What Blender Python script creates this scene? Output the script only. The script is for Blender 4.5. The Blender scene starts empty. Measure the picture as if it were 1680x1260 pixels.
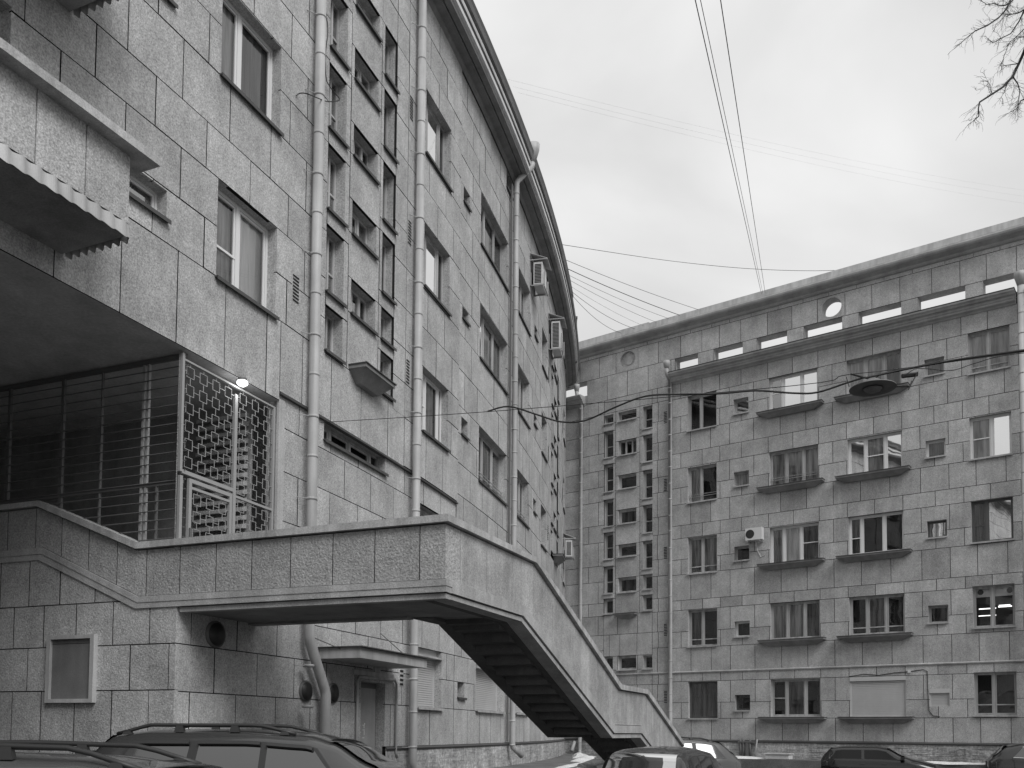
import bpy, math, random
import numpy as np
from mathutils import Matrix, Vector
random.seed(7)
rnd = random.Random(11)
scn = bpy.context.scene
COL = scn.collection
EYE = 1.9
# ------------------------------------------------------------------ camera
PIT, ROLL = 0.0507975, 0.0078280
Fv = Vector((0, math.cos(PIT), math.sin(PIT)))
R0 = Vector((1, 0, 0)); U0 = Vector((0, -math.sin(PIT), math.cos(PIT)))
Rv = R0*math.cos(ROLL)+U0*math.sin(ROLL); Uv = -R0*math.sin(ROLL)+U0*math.cos(ROLL)
cd = bpy.data.cameras.new('camera'); cam = bpy.data.objects.new('camera', cd); COL.objects.link(cam)
cam.matrix_world = Matrix(((Rv.x, Uv.x, -Fv.x, 0), (Rv.y, Uv.y, -Fv.y, 0), (Rv.z, Uv.z, -Fv.z, EYE), (0, 0, 0, 1)))
cd.sensor_width = 36; cd.lens = 1500/1680*36; cd.shift_y = (1123.6-630)/1680; cd.shift_x = 0
cd.clip_start = 0.1; cd.clip_end = 2000
scn.camera = cam
# ------------------------------------------------------------------ light
SUN_EL, SUN_AZ = 44, 146        # elevation, azimuth measured clockwise from +Y
sd = bpy.data.lights.new('sun', 'SUN'); sd.energy = 1.5; sd.angle = math.radians(32); sd.color = (1, 1, 1)
so = bpy.data.objects.new('sun', sd); COL.objects.link(so)
e, a = math.radians(SUN_EL), math.radians(SUN_AZ)
sv = Vector((math.sin(a)*math.cos(e), math.cos(a)*math.cos(e), math.sin(e)))
so.rotation_euler = sv.to_track_quat('Z', 'Y').to_euler()
w = bpy.data.worlds.new('World'); scn.world = w; w.use_nodes = True
nt = w.node_tree; N = nt.nodes; Lk = nt.links; N.clear()
out = N.new('ShaderNodeOutputWorld'); bg1 = N.new('ShaderNodeBackground'); bg2 = N.new('ShaderNodeBackground'); mx = N.new('ShaderNodeMixShader')
sky = N.new('ShaderNodeTexSky'); sky.sky_type = 'NISHITA'; sky.sun_disc = False; sky.sun_elevation = e; sky.sun_rotation = a
bw = N.new('ShaderNodeRGBToBW'); Lk.new(sky.outputs[0], bw.inputs[0]); Lk.new(bw.outputs[0], bg1.inputs[0]); bg1.inputs[1].default_value = 0.05
tc = N.new('ShaderNodeTexCoord'); mp = N.new('ShaderNodeMapping'); mp.inputs['Scale'].default_value = (1.1, 1.1, 2.0); mp.inputs['Location'].default_value = (0.35, 0.2, 0.5)
nz = N.new('ShaderNodeTexNoise'); nz.inputs['Scale'].default_value = 2.1; nz.inputs['Detail'].default_value = 6; nz.inputs['Roughness'].default_value = 0.45; nz.inputs['Distortion'].default_value = 0.35
Lk.new(tc.outputs['Generated'], mp.inputs[0]); Lk.new(mp.outputs[0], nz.inputs['Vector'])
rp = N.new('ShaderNodeMapRange'); rp.inputs['From Min'].default_value = 0.3; rp.inputs['From Max'].default_value = 0.7; rp.inputs['To Min'].default_value = 0.36; rp.inputs['To Max'].default_value = 0.60
Lk.new(nz.outputs[0], rp.inputs[0])
sx = N.new('ShaderNodeSeparateXYZ'); Lk.new(tc.outputs['Generated'], sx.inputs[0])
zr = N.new('ShaderNodeMapRange'); zr.inputs['From Min'].default_value = 0.0; zr.inputs['From Max'].default_value = 1.0; zr.inputs['To Min'].default_value = 0.92; zr.inputs['To Max'].default_value = 1.75
zp = N.new('ShaderNodeMath'); zp.operation = 'POWER'; zp.use_clamp = True; zp.inputs[1].default_value = 2.5; Lk.new(sx.outputs[2], zp.inputs[0]); Lk.new(zp.outputs[0], zr.inputs[0])
ml = N.new('ShaderNodeMath'); ml.operation = 'MULTIPLY'; Lk.new(rp.outputs[0], ml.inputs[0]); Lk.new(zr.outputs[0], ml.inputs[1])
Lk.new(ml.outputs[0], bg2.inputs[0]); bg2.inputs[1].default_value = 1.0
mx.inputs[0].default_value = 0.92
Lk.new(bg1.outputs[0], mx.inputs[1]); Lk.new(bg2.outputs[0], mx.inputs[2]); Lk.new(mx.outputs[0], out.inputs[0])
scn.view_settings.view_transform = 'Standard'; scn.view_settings.look = 'None'; scn.view_settings.gamma = 1; scn.view_settings.exposure = 0.56
try: scn.view_settings.use_curve_mapping = False
except Exception: pass
scn.render.engine = 'CYCLES'

# ------------------------------------------------------------------ materials
def principled(name, base=0.4, rough=0.8, metal=0.0, spec=0.5):
    m = bpy.data.materials.new(name); m.use_nodes = True
    b = m.node_tree.nodes['Principled BSDF']
    b.inputs['Base Color'].default_value = (base, base, base, 1)
    b.inputs['Roughness'].default_value = rough; b.inputs['Metallic'].default_value = metal
    b.inputs['Specular IOR Level'].default_value = spec
    return m, m.node_tree, b
def grained(name, base=0.4, rough=0.85, spk=0.25, spk_scale=90, blotch=0.18, streak=0.12, bump=0.25, bump_scale=45, metal=0, spec=0.3, tone=True, mott=0.0, hs=0.0):
    m, t, b = principled(name, base, rough, metal, spec)
    n, l = t.nodes, t.links
    c = n.new('ShaderNodeTexCoord')
    def noise(scale, detail, mapscale=None, rough_=0.6):
        x = n.new('ShaderNodeTexNoise'); x.inputs['Scale'].default_value = scale; x.inputs['Detail'].default_value = detail; x.inputs['Roughness'].default_value = rough_
        if mapscale:
            q = n.new('ShaderNodeMapping'); q.inputs['Scale'].default_value = mapscale; l.new(c.outputs['Object'], q.inputs[0]); l.new(q.outputs[0], x.inputs['Vector'])
        else: l.new(c.outputs['Object'], x.inputs['Vector'])
        return x
    def rng(src, lo, hi, fmin=0.3, fmax=0.7):
        r = n.new('ShaderNodeMapRange'); r.inputs['From Min'].default_value = fmin; r.inputs['From Max'].default_value = fmax
        r.inputs['To Min'].default_value = lo; r.inputs['To Max'].default_value = hi; l.new(src, r.inputs[0]); return r.outputs[0]
    def mul(p, q):
        x = n.new('ShaderNodeMath'); x.operation = 'MULTIPLY'; l.new(p, x.inputs[0]); l.new(q, x.inputs[1]); return x.outputs[0]
    v = rng(noise(spk_scale, 2).outputs[0], 1-spk, 1+spk*0.7)
    if hs: v = mul(v, rng(noise(1.0, 5, (1.2, 1.2, 16.0), 0.7).outputs[0], 1-hs, 1+hs*0.5, 0.35, 0.65))
    if mott: v = mul(v, rng(noise(11, 5, None, 0.75).outputs[0], 1-mott, 1+mott*0.6))
    v = mul(v, rng(noise(1.3, 4).outputs[0], 1-blotch, 1+blotch*0.6))
    v = mul(v, rng(noise(1.0, 4, (5.0, 5.0, 0.35)).outputs[0], 1-streak, 1+streak*0.5, 0.35, 0.65))
    if tone:
        at = n.new('ShaderNodeAttribute'); at.attribute_name = 'tone'; at.attribute_type = 'GEOMETRY'
        v = mul(v, at.outputs['Fac'])
    g = n.new('ShaderNodeMath'); g.operation = 'MULTIPLY'; g.inputs[1].default_value = base; l.new(v, g.inputs[0])
    l.new(g.outputs[0], b.inputs['Base Color'])
    bp = n.new('ShaderNodeBump'); bp.inputs['Strength'].default_value = bump; bp.inputs['Distance'].default_value = 0.02
    l.new(noise(bump_scale, 3).outputs[0], bp.inputs['Height']); l.new(bp.outputs[0], b.inputs['Normal'])
    return m
M = {}
M['stone'] = grained('stone_facing', 0.47, 0.92, 0.38, 40, 0.22, 0.08, 0.6, 34, mott=0.20)
M['rough_stone'] = grained('pebbled_facing', 0.40, 0.92, 0.34, 34, 0.16, 0.08, 1.0, 30, mott=0.12)
M['render'] = grained('smooth_render', 0.47, 0.9, 0.2, 45, 0.2, 0.12, 0.25, 40, tone=False)
M['stair_panel'] = grained('cast_concrete', 0.42, 0.9, 0.28, 40, 0.30, 0.13, 0.4, 32, mott=0.18)
M['coping'] = grained('coping_concrete', 0.45, 0.85, 0.22, 50, 0.25, 0.25, 0.3, 40, tone=False)
M['band'] = grained('band_concrete', 0.42, 0.88, 0.25, 50, 0.25, 0.15, 0.3, 40, tone=False)
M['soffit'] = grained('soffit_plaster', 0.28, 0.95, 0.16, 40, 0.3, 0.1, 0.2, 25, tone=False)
M['shutter'] = grained('shutter_paint', 0.50, 0.6, 0.05, 60, 0.08, 0.02, 0.05, 30, 0, 0.4, tone=False)
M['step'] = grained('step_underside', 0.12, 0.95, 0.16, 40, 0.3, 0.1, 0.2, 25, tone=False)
M['passage'] = grained('passage_ceiling', 0.50, 0.95, 0.14, 20, 0.25, 0.05, 0.2, 25, tone=False)
M['moulding'] = grained('moulding_plaster', 0.40, 0.85, 0.14, 50, 0.25, 0.1, 0.2, 30, tone=False)
M['mortar'] = grained('dark_joint', 0.022, 0.95, 0.2, 50, 0.1, 0.1, 0.1, 40, tone=False)
M['plinth'] = grained('plinth_plaster', 0.50, 0.95, 0.35, 14, 0.35, 0.2, 0.8, 10, mott=0.22, hs=0.35)
M['metal'] = grained('painted_sheet_metal', 0.42, 0.55, 0.06, 60, 0.15, 0.22, 0.05, 30, 0, 0.5, tone=False)
M['roof'] = grained('roof_sheet', 0.33, 0.6, 0.06, 30, 0.15, 0.1, 0.05, 30, 0, 0.5, tone=False)
M['dark_metal'] = grained('dark_sill_metal', 0.07, 0.6, 0.1, 60, 0.1, 0.1, 0.05, 30, 0, 0.5, tone=False)
M['cornice'] = grained('cornice_plaster', 0.24, 0.85, 0.14, 50, 0.25, 0.1, 0.2, 30, tone=False)
M['light_trim'] = grained('light_trim_metal', 0.62, 0.5, 0.05, 50, 0.1, 0.1, 0.05, 30, tone=False)
M['wood'] = grained('painted_wood', 0.44, 0.7, 0.1, 60, 0.1, 0.3, 0.1, 30, tone=False)
M['white_frame'] = principled('white_frame', 0.72, 0.45)[0]
M['brown_frame'] = principled('dark_frame', 0.09, 0.5)[0]
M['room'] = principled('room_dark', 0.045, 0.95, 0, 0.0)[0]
M['iron'] = principled('painted_iron', 0.32, 0.5)[0]
M['iron_dark'] = principled('dark_iron', 0.12, 0.6)[0]
M['cable'] = principled('cable_black', 0.015, 0.6)[0]
M['rubber'] = principled('tyre_rubber', 0.02, 0.85)[0]
M['asphalt'] = grained('asphalt', 0.055, 0.75, 0.4, 60, 0.35, 0, 0.5, 60, 0, 0.5, tone=False)
M['paving'] = grained('concrete_paving', 0.16, 0.85, 0.3, 30, 0.4, 0, 0.4, 20, tone=False)
M['snow'] = grained('old_snow', 0.70, 0.7, 0.25, 25, 0.2, 0, 0.9, 12, tone=False)
M['bark'] = grained('bark', 0.05, 0.95, 0.3, 40, 0.2, 0.1, 0.6, 30, tone=False)
M['chrome'] = principled('chrome_trim', 0.75, 0.15, 1.0)[0]
M['plastic'] = principled('white_plastic', 0.62, 0.5)[0]
M['black_plastic'] = principled('black_plastic', 0.025, 0.5)[0]
M['car_glass'] = principled('car_glass', 0.16, 0.04, 1.0, 0.5)[0]
M['sky_glass'] = principled('sky_reflecting_glass', 0.62, 0.05, 1.0, 0.5)[0]
M['black_glass'] = principled('tinted_glass', 0.03, 0.04, 1.0, 0.5)[0]
M['door'] = grained('door_paint', 0.30, 0.6, 0.1, 50, 0.2, 0.1, 0.1, 30, tone=False)
M['mark'] = principled('white_mark', 0.7, 0.8)[0]
M['board'] = grained('board_face', 0.17, 0.75, 0.12, 60, 0.2, 0.1, 0.1, 30, tone=False)
def glass(name, refl_add):
    m = bpy.data.materials.new(name); m.use_nodes = True; t = m.node_tree; n, l = t.nodes, t.links; n.clear()
    o = n.new('ShaderNodeOutputMaterial'); g = n.new('ShaderNodeBsdfGlossy'); g.inputs['Roughness'].default_value = 0.015; g.inputs['Color'].default_value = (.95, .95, .95, 1)
    tr = n.new('ShaderNodeBsdfTransparent'); tr.inputs[0].default_value = (.92, .92, .92, 1)
    f = n.new('ShaderNodeFresnel'); f.inputs[0].default_value = 1.5
    ad = n.new('ShaderNodeMath'); ad.operation = 'ADD'; ad.use_clamp = True; ad.inputs[1].default_value = refl_add; l.new(f.outputs[0], ad.inputs[0])
    c = n.new('ShaderNodeTexCoord'); z = n.new('ShaderNodeTexNoise'); z.inputs['Scale'].default_value = 1.6; z.inputs['Detail'].default_value = 1; l.new(c.outputs['Object'], z.inputs['Vector'])
    bp = n.new('ShaderNodeBump'); bp.inputs['Strength'].default_value = 0.035; bp.inputs['Distance'].default_value = 0.05; l.new(z.outputs[0], bp.inputs['Height']); l.new(bp.outputs[0], g.inputs['Normal'])
    mxs = n.new('ShaderNodeMixShader'); l.new(ad.outputs[0], mxs.inputs[0]); l.new(tr.outputs[0], mxs.inputs[1]); l.new(g.outputs[0], mxs.inputs[2]); l.new(mxs.outputs[0], o.inputs[0])
    return m
M['glass'] = glass('window_glass', 0.04)
M['glass_mirror'] = glass('reflective_glass', 0.85)
M['glass_half'] = glass('half_reflective_glass', 0.30)
def emis(name, s):
    m = bpy.data.materials.new(name); m.use_nodes = True; t = m.node_tree; t.nodes.clear()
    o = t.nodes.new('ShaderNodeOutputMaterial'); x = t.nodes.new('ShaderNodeEmission'); x.inputs[0].default_value = (1, 1, 1, 1); x.inputs[1].default_value = s; t.links.new(x.outputs[0], o.inputs[0]); return m
M['lamp_on'] = emis('lamp_on', 4.0)
M['tube_on'] = emis('tube_on', 1.6)
def curtain(name, base, folds=28.0, depth=0.6):
    m, t, b = principled(name, base, 0.9, 0, 0.1); n, l = t.nodes, t.links
    c = n.new('ShaderNodeTexCoord'); q = n.new('ShaderNodeMapping'); q.inputs['Scale'].default_value = (folds/6, folds/6, 0.4); l.new(c.outputs['Object'], q.inputs[0])
    z = n.new('ShaderNodeTexNoise'); z.inputs['Scale'].default_value = 1.4; z.inputs['Detail'].default_value = 3; l.new(q.outputs[0], z.inputs['Vector'])
    r = n.new('ShaderNodeMapRange'); r.inputs['From Min'].default_value = 0.35; r.inputs['From Max'].default_value = 0.65; r.inputs['To Min'].default_value = base*(1-depth); r.inputs['To Max'].default_value = base*1.2
    l.new(z.outputs[0], r.inputs[0]); l.new(r.outputs[0], b.inputs['Base Color']); return m
M['curtain'] = curtain('grey_curtain', 0.58); M['net'] = curtain('net_curtain', 0.85, 20, 0.2); M['dark_curtain'] = curtain('dark_curtain', 0.24, 24, 0.7)
def carpaint(name, base, rough=0.25):
    m, t, b = principled(name, base, rough, 0.3, 0.5); b.inputs['Coat Weight'].default_value = 0.8; b.inputs['Coat Roughness'].default_value = 0.05; return m

# ------------------------------------------------------------------ helpers
def mesh_obj(name, verts, faces, mat, parent=None, smooth=False, tone=None, matidx=None):
    me = bpy.data.meshes.new(name); me.from_pydata([tuple(v) for v in verts], [], faces)
    mats = mat if isinstance(mat, (list, tuple)) else [mat]
    for x in mats: me.materials.append(x)
    if matidx: me.polygons.foreach_set('material_index', matidx)
    at = me.attributes.new('tone', 'FLOAT', 'FACE')
    if tone is None: at.data.foreach_set('value', [1.0]*len(me.polygons))
    elif isinstance(tone, (int, float)): at.data.foreach_set('value', [float(tone)]*len(me.polygons))
    else: at.data.foreach_set('value', tone)
    if smooth: me.polygons.foreach_set('use_smooth', [True]*len(me.polygons))
    me.update()
    o = bpy.data.objects.new(name, me); COL.objects.link(o)
    if parent is not None: link_parent(o, parent)
    return o
def world_loc(p):
    v = Vector(p.location)
    return v
def link_parent(o, p):
    o.parent = p
    base = p
    m = Matrix.Identity(4)
    chain = []
    while base is not None:
        chain.append(base); base = base.parent
    tot = Vector((0, 0, 0))
    for c in chain: tot += Vector(c.location)
    # every parent only translates; inverse restores world coordinates
    inv = Matrix.Translation(-Vector(p.location)) if p.type == 'EMPTY' else Matrix.Identity(4)
    o.matrix_parent_inverse = inv
def thing(name, label, cat, loc=(0, 0, 0), group=None):
    o = bpy.data.objects.new(name, None); COL.objects.link(o); o.location = loc; o.empty_display_size = 0.3
    o['label'] = label; o['category'] = cat
    if group: o['group'] = group
    return o
def tag(o, label, cat, group=None):
    o['label'] = label; o['category'] = cat
    if group: o['group'] = group
    return o
def structure(o): o['kind'] = 'structure'; return o
class Buf:
    def __init__(s): s.v = []; s.f = []; s.t = []; s.m = []
    def add(s, v, f, tone=1.0, mi=0):
        b = len(s.v); s.v += [tuple(x) for x in v]; s.f += [tuple(i+b for i in q) for q in f]; s.t += [tone]*len(f); s.m += [mi]*len(f)
    def build(s, name, mat, parent=None, smooth=False):
        return mesh_obj(name, s.v, s.f, mat, parent, smooth, s.t, s.m if isinstance(mat, (list, tuple)) else None)
BOXF = [(0, 3, 2, 1), (4, 5, 6, 7), (0, 1, 5, 4), (1, 2, 6, 5), (2, 3, 7, 6), (3, 0, 4, 7)]
def hexa(b, P, tone=1.0, mi=0): b.add(P, BOXF, tone, mi)
def tube_pts(b, pts, r, n=8, cap=True, mi=0):
    pts = [Vector(p) for p in pts]; rs = r if isinstance(r, (list, tuple)) else [r]*len(pts)
    rings = []; prev = None
    for i, p in enumerate(pts):
        d = (pts[min(i+1, len(pts)-1)]-pts[max(i-1, 0)]).normalized()
        if prev is None:
            u = d.orthogonal().normalized()
        else:
            u = (prev-d*prev.dot(d)).normalized()
        prev = u; v = d.cross(u)
        rings.append([p+(u*math.cos(2*math.pi*k/n)+v*math.sin(2*math.pi*k/n))*rs[i] for k in range(n)])
    V = [q for r_ in rings for q in r_]; F = []
    for i in range(len(pts)-1):
        for k in range(n): F.append((i*n+k, i*n+(k+1) % n, (i+1)*n+(k+1) % n, (i+1)*n+k))
    if cap: F.append(tuple(range(n-1, -1, -1))); F.append(tuple(range((len(pts)-1)*n, len(pts)*n)))
    b.add(V, F, 1.0, mi)

# ------------------------------------------------------------------ surfaces (u along the wall, z above eye level, off outwards)
class Arc:
    def __init__(s):
        s.C = (-101.90163417, 54.21130541); s.R = 104.90612932906637; s.ph0 = math.atan2(23.92248579-s.C[1], -1.4631785-s.C[0]); s.step = 1.4
    def P(s, u, z, off=0.0):
        ph = s.ph0+u/s.R; r = s.R+off
        return Vector((s.C[0]+r*math.cos(ph), s.C[1]+r*math.sin(ph), z+EYE))
class Flat:
    """o: origin xy, d: direction of +u, n: outward normal"""
    def __init__(s, o, d, n): s.o, s.d, s.n = o, d, n; s.step = 1e9
    def P(s, u, z, off=0.0):
        return Vector((s.o[0]+s.d[0]*u+s.n[0]*off, s.o[1]+s.d[1]*u+s.n[1]*off, z+EYE))
LS = Arc()
nR = (-0.58558866, -0.81060837); uR = (0.81060837, -0.58558866)
RS = Flat((-nR[0]*39.5, -nR[1]*39.5), uR, nR)
aF = 1.94975522
dF = (math.sin(aF), math.cos(aF)); dG = (-dF[1], dF[0]); 
A0 = (-5.07684408, 13.83487672); LB = 4.488
B0 = (A0[0]+dF[0]*LB, A0[1]+dF[1]*LB)
PF = Flat(A0, dF, (-dG[0], -dG[1]))           # plane of passage wall and landing front
PG = Flat(B0, dG, dF)                          # outer side of the flight
def us(surf, u0, u1):
    n = max(1, int(math.ceil(abs(u1-u0)/surf.step)))
    return [u0+(u1-u0)*i/n for i in range(n+1)]
def sbox(b, surf, u0, u1, z0, z1, o0, o1, tone=1.0, mi=0):
    U = us(surf, u0, u1)
    for a_, c_ in zip(U[:-1], U[1:]):
        hexa(b, [surf.P(a_, z0, o0), surf.P(c_, z0, o0), surf.P(c_, z0, o1), surf.P(a_, z0, o1), surf.P(a_, z1, o0), surf.P(c_, z1, o0), surf.P(c_, z1, o1), surf.P(a_, z1, o1)], tone, mi)
def sweep(b, surf, prof, u0, u1, closed=False, mi=0, step=None):
    st = surf.step if step is None else step
    n = max(1, int(math.ceil(abs(u1-u0)/st))); U = [u0+(u1-u0)*i/n for i in range(n+1)]
    V = []; F = []; k = len(prof)
    for u in U:
        for (o, z) in prof: V.append(surf.P(u, z, o))
    for i in range(n):
        for j in range(k-1 if not closed else k):
            F.append((i*k+j, (i+1)*k+j, (i+1)*k+(j+1) % k, i*k+(j+1) % k))
    if closed or k > 2: F.append(tuple(range(k))); F.append(tuple(range(n*k+k-1, n*k-1, -1)))
    b.add(V, F, 1.0, mi)
def prism(b, surf, poly, o0, o1, tone=1.0, mi=0):
    """poly: (u,z) counter clockwise seen from outside, extruded from o0 (back) to o1 (front); may be concave strip -> caller splits"""
    n = len(poly); V = [surf.P(u, z, o0) for u, z in poly]+[surf.P(u, z, o1) for u, z in poly]
    F = [tuple(range(n-1, -1, -1)), tuple(range(n, 2*n))]+[(i, (i+1) % n, n+(i+1) % n, n+i) for i in range(n)]
    b.add(V, F, tone, mi)
def lerpline(line, u):
    for (a_, za), (c_, zc) in zip(line[:-1], line[1:]):
        if u <= c_: return za+(zc-za)*(u-a_)/(c_-a_)
    return line[-1][1]
def strip(b, surf, bot, top, u0, u1, o0, o1, tone=1.0, mi=0, ends=None):
    br = sorted(set([u0, u1]+[p[0] for p in bot+top if u0 < p[0] < u1]))
    n = len(br)
    V = [surf.P(u, lerpline(bot, u), o) for u in br for o in (o0, o1)]+[surf.P(u, lerpline(top, u), o) for u in br for o in (o0, o1)]
    F = []; T = 2*n
    for i in range(n-1):
        q = 2*i
        F += [(q+1, q+3, T+q+3, T+q+1), (q, T+q, T+q+2, q+2), (q, q+2, q+3, q+1), (T+q, T+q+1, T+q+3, T+q+2)]
    F += [(0, 1, T+1, T), (2*n-2, T+2*n-2, T+2*n-1, 2*n-1)]
    b.add(V, F, tone, mi)
    if ends: b.m[-2] = ends[0]; b.m[-1] = ends[1]

# ------------------------------------------------------------------ masonry
def cells(rects, holes):
    """rectilinear region -> list of grid cells with neighbours"""
    xs = sorted(set([r[0] for r in rects]+[r[1] for r in rects]+[h[0] for h in holes]+[h[1] for h in holes]))
    zs = sorted(set([r[2] for r in rects]+[r[3] for r in rects]+[h[2] for h in holes]+[h[3] for h in holes]))
    x0 = min(r[0] for r in rects); x1 = max(r[1] for r in rects); z0 = min(r[2] for r in rects); z1 = max(r[3] for r in rects)
    xs = [x for x in xs if x0 <= x <= x1]; zs = [z for z in zs if z0 <= z <= z1]
    occ = {}
    for i in range(len(xs)-1):
        for j in range(len(zs)-1):
            cx, cz = (xs[i]+xs[i+1])/2, (zs[j]+zs[j+1])/2
            if any(r[0] < cx < r[1] and r[2] < cz < r[3] for r in rects) and not any(h[0] < cx < h[1] and h[2] < cz < h[3] for h in holes): occ[(i, j)] = 1
    return xs, zs, occ
def components(rect, holes, gap):
    u0, u1, z0, z1 = rect; r = (u0+gap, u1-gap, z0+gap, z1-gap)
    hs = [h for h in holes if h[0] < r[1] and h[1] > r[0] and h[2] < r[3] and h[3] > r[2]]
    xs, zs, occ = cells([r], hs); left = set(occ); out_ = []
    while left:
        st_ = [left.pop()]; c = []
        while st_:
            k = st_.pop(); c.append(k)
            for d in ((1, 0), (-1, 0), (0, 1), (0, -1)):
                q = (k[0]+d[0], k[1]+d[1])
                if q in left: left.remove(q); st_.append(q)
        if sum((xs[i+1]-xs[i])*(zs[j+1]-zs[j]) for i, j in c) > 0.004: out_.append(c)
    return out_
def block_geo(b, surf, rect, holes, off, depth, gap, tone, mi=0, comp=None):
    u0, u1, z0, z1 = rect
    r = (u0+gap, u1-gap, z0+gap, z1-gap)
    hs = [h for h in holes if h[0] < r[1] and h[1] > r[0] and h[2] < r[3] and h[3] > r[2]]
    xs, zs, occ = cells([r], hs)
    if not occ: return False
    if comp is not None: occ = {k: 1 for k in comp}
    V = []; F = []; K = []; idx = {}
    nx, nz_ = len(xs)-1, len(zs)-1
    def vid(i, j, k):
        key = (i, j, k)
        if key not in idx: idx[key] = len(V); V.append(surf.P(xs[i], zs[j], off-(depth if k else 0)))
        return idx[key]
    for (i, j) in occ:
        F.append((vid(i, j, 0), vid(i+1, j, 0), vid(i+1, j+1, 0), vid(i, j+1, 0))); K.append(0)
        if (i-1, j) not in occ: F.append((vid(i, j, 1), vid(i, j, 0), vid(i, j+1, 0), vid(i, j+1, 1))); K.append(1 if i == 0 else 0)
        if (i+1, j) not in occ: F.append((vid(i+1, j, 0), vid(i+1, j, 1), vid(i+1, j+1, 1), vid(i+1, j+1, 0))); K.append(1 if i+1 == nx else 0)
        if (i, j-1) not in occ: F.append((vid(i, j, 1), vid(i+1, j, 1), vid(i+1, j, 0), vid(i, j, 0))); K.append(1 if j == 0 else 0)
        if (i, j+1) not in occ: F.append((vid(i, j+1, 0), vid(i+1, j+1, 0), vid(i+1, j+1, 1), vid(i, j+1, 1))); K.append(1 if j+1 == nz_ else 0)
    b.add(V, F, tone, mi); b.m[-len(F):] = K
    return True
def lay(u0, u1, zl, jA, jB, start=0):
    """blocks between course levels zl, joints alternate jA/jB"""
    out_ = []
    for k in range(len(zl)-1):
        J = jA if (k+start) % 2 == 0 else jB
        e_ = [u0]+sorted([j for j in J if u0+0.22 < j < u1-0.22])+[u1]
        for a_, c_ in zip(e_[:-1], e_[1:]): out_.append((a_, c_, zl[k], zl[k+1]))
    return out_
def wall_sheet(surf, rects, holes, off, mats, parent, name, reveal=0.22):
    """backing sheet with the openings cut out, plus reveals"""
    b = Buf()
    xs, zs, occ = cells(rects, holes)
    # subdivide long cells on arcs
    for (i, j) in occ:
        U = us(surf, xs[i], xs[i+1])
        for a_, c_ in zip(U[:-1], U[1:]):
            b.add([surf.P(a_, zs[j], off), surf.P(c_, zs[j], off), surf.P(c_, zs[j+1], off), surf.P(a_, zs[j+1], off)], [(0, 1, 2, 3)], 1.0, 0)
    for h in holes:
        rv = h[4] if len(h) > 4 else reveal
        x0, x1, z0, z1 = h[:4]
        U = us(surf, x0, x1); o1 = off-rv
        b.add([surf.P(x0, z0, off), surf.P(x0, z0, o1), surf.P(x0, z1, o1), surf.P(x0, z1, off)], [(0, 1, 2, 3)], 0.97, 1)
        b.add([surf.P(x1, z0, off), surf.P(x1, z0, o1), surf.P(x1, z1, o1), surf.P(x1, z1, off)], [(3, 2, 1, 0)], 0.97, 1)
        for a_, c_ in zip(U[:-1], U[1:]):
            b.add([surf.P(a_, z0, off), surf.P(c_, z0, off), surf.P(c_, z0, o1), surf.P(a_, z0, o1)], [(0, 1, 2, 3)], 0.97, 1)
            b.add([surf.P(a_, z1, off), surf.P(c_, z1, off), surf.P(c_, z1, o1), surf.P(a_, z1, o1)], [(3, 2, 1, 0)], 0.97, 1)
    return b.build(name, mats, parent)
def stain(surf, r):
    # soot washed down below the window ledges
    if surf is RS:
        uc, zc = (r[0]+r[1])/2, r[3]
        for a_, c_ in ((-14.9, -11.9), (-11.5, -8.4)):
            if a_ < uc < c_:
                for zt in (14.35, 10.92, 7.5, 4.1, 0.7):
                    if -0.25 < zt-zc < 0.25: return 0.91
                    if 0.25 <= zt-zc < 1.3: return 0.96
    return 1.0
def masonry(surf, blocks, holes, parent, piece, field, gap=0.011, depth=0.035, limit=300, mat='stone', var=0.055):
    """blocks: (u0,u1,z0,z1,off). biggest in view become parts of their own"""
    sc = []
    for r in blocks:
        p = surf.P((r[0]+r[1])/2, (r[2]+r[3])/2, r[4]); q = p-Vector((0, 0, EYE))
        xx = 840+1500*q.dot(Rv)/max(0.1, q.dot(Fv)); yy = 1123.6-1500*q.dot(Uv)/max(0.1, q.dot(Fv))
        inside = q.dot(Fv) > 0.5 and -40 < xx < 1720 and -40 < yy < 1300
        e1 = surf.P(r[1], r[2], r[4])-surf.P(r[0], r[2], r[4]); nrm = Vector((e1.y, -e1.x, 0)).normalized()
        area = (r[1]-r[0])*(r[3]-r[2])*abs(nrm.dot(q.normalized()))/q.length_squared
        sc.append((area if inside else area*1e-3))
    order = sorted(range(len(blocks)), key=lambda i: -sc[i])
    fld = Buf(); cnt = 0
    for k in order:
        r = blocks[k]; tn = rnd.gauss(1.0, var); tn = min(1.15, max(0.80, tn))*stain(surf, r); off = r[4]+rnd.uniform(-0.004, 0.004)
        for comp in components(r[:4], holes, gap):
            if cnt < limit:
                b = Buf(); block_geo(b, surf, r[:4], holes, off, depth, gap, tn, 0, comp); b.build(piece, [M[mat], M['mortar']], parent); cnt += 1
            else: block_geo(fld, surf, r[:4], holes, off, depth, gap, tn, 0, comp)
    if fld.v:
        o = fld.build(field, [M[mat], M['mortar']], parent); o['kind'] = 'stuff'

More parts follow.
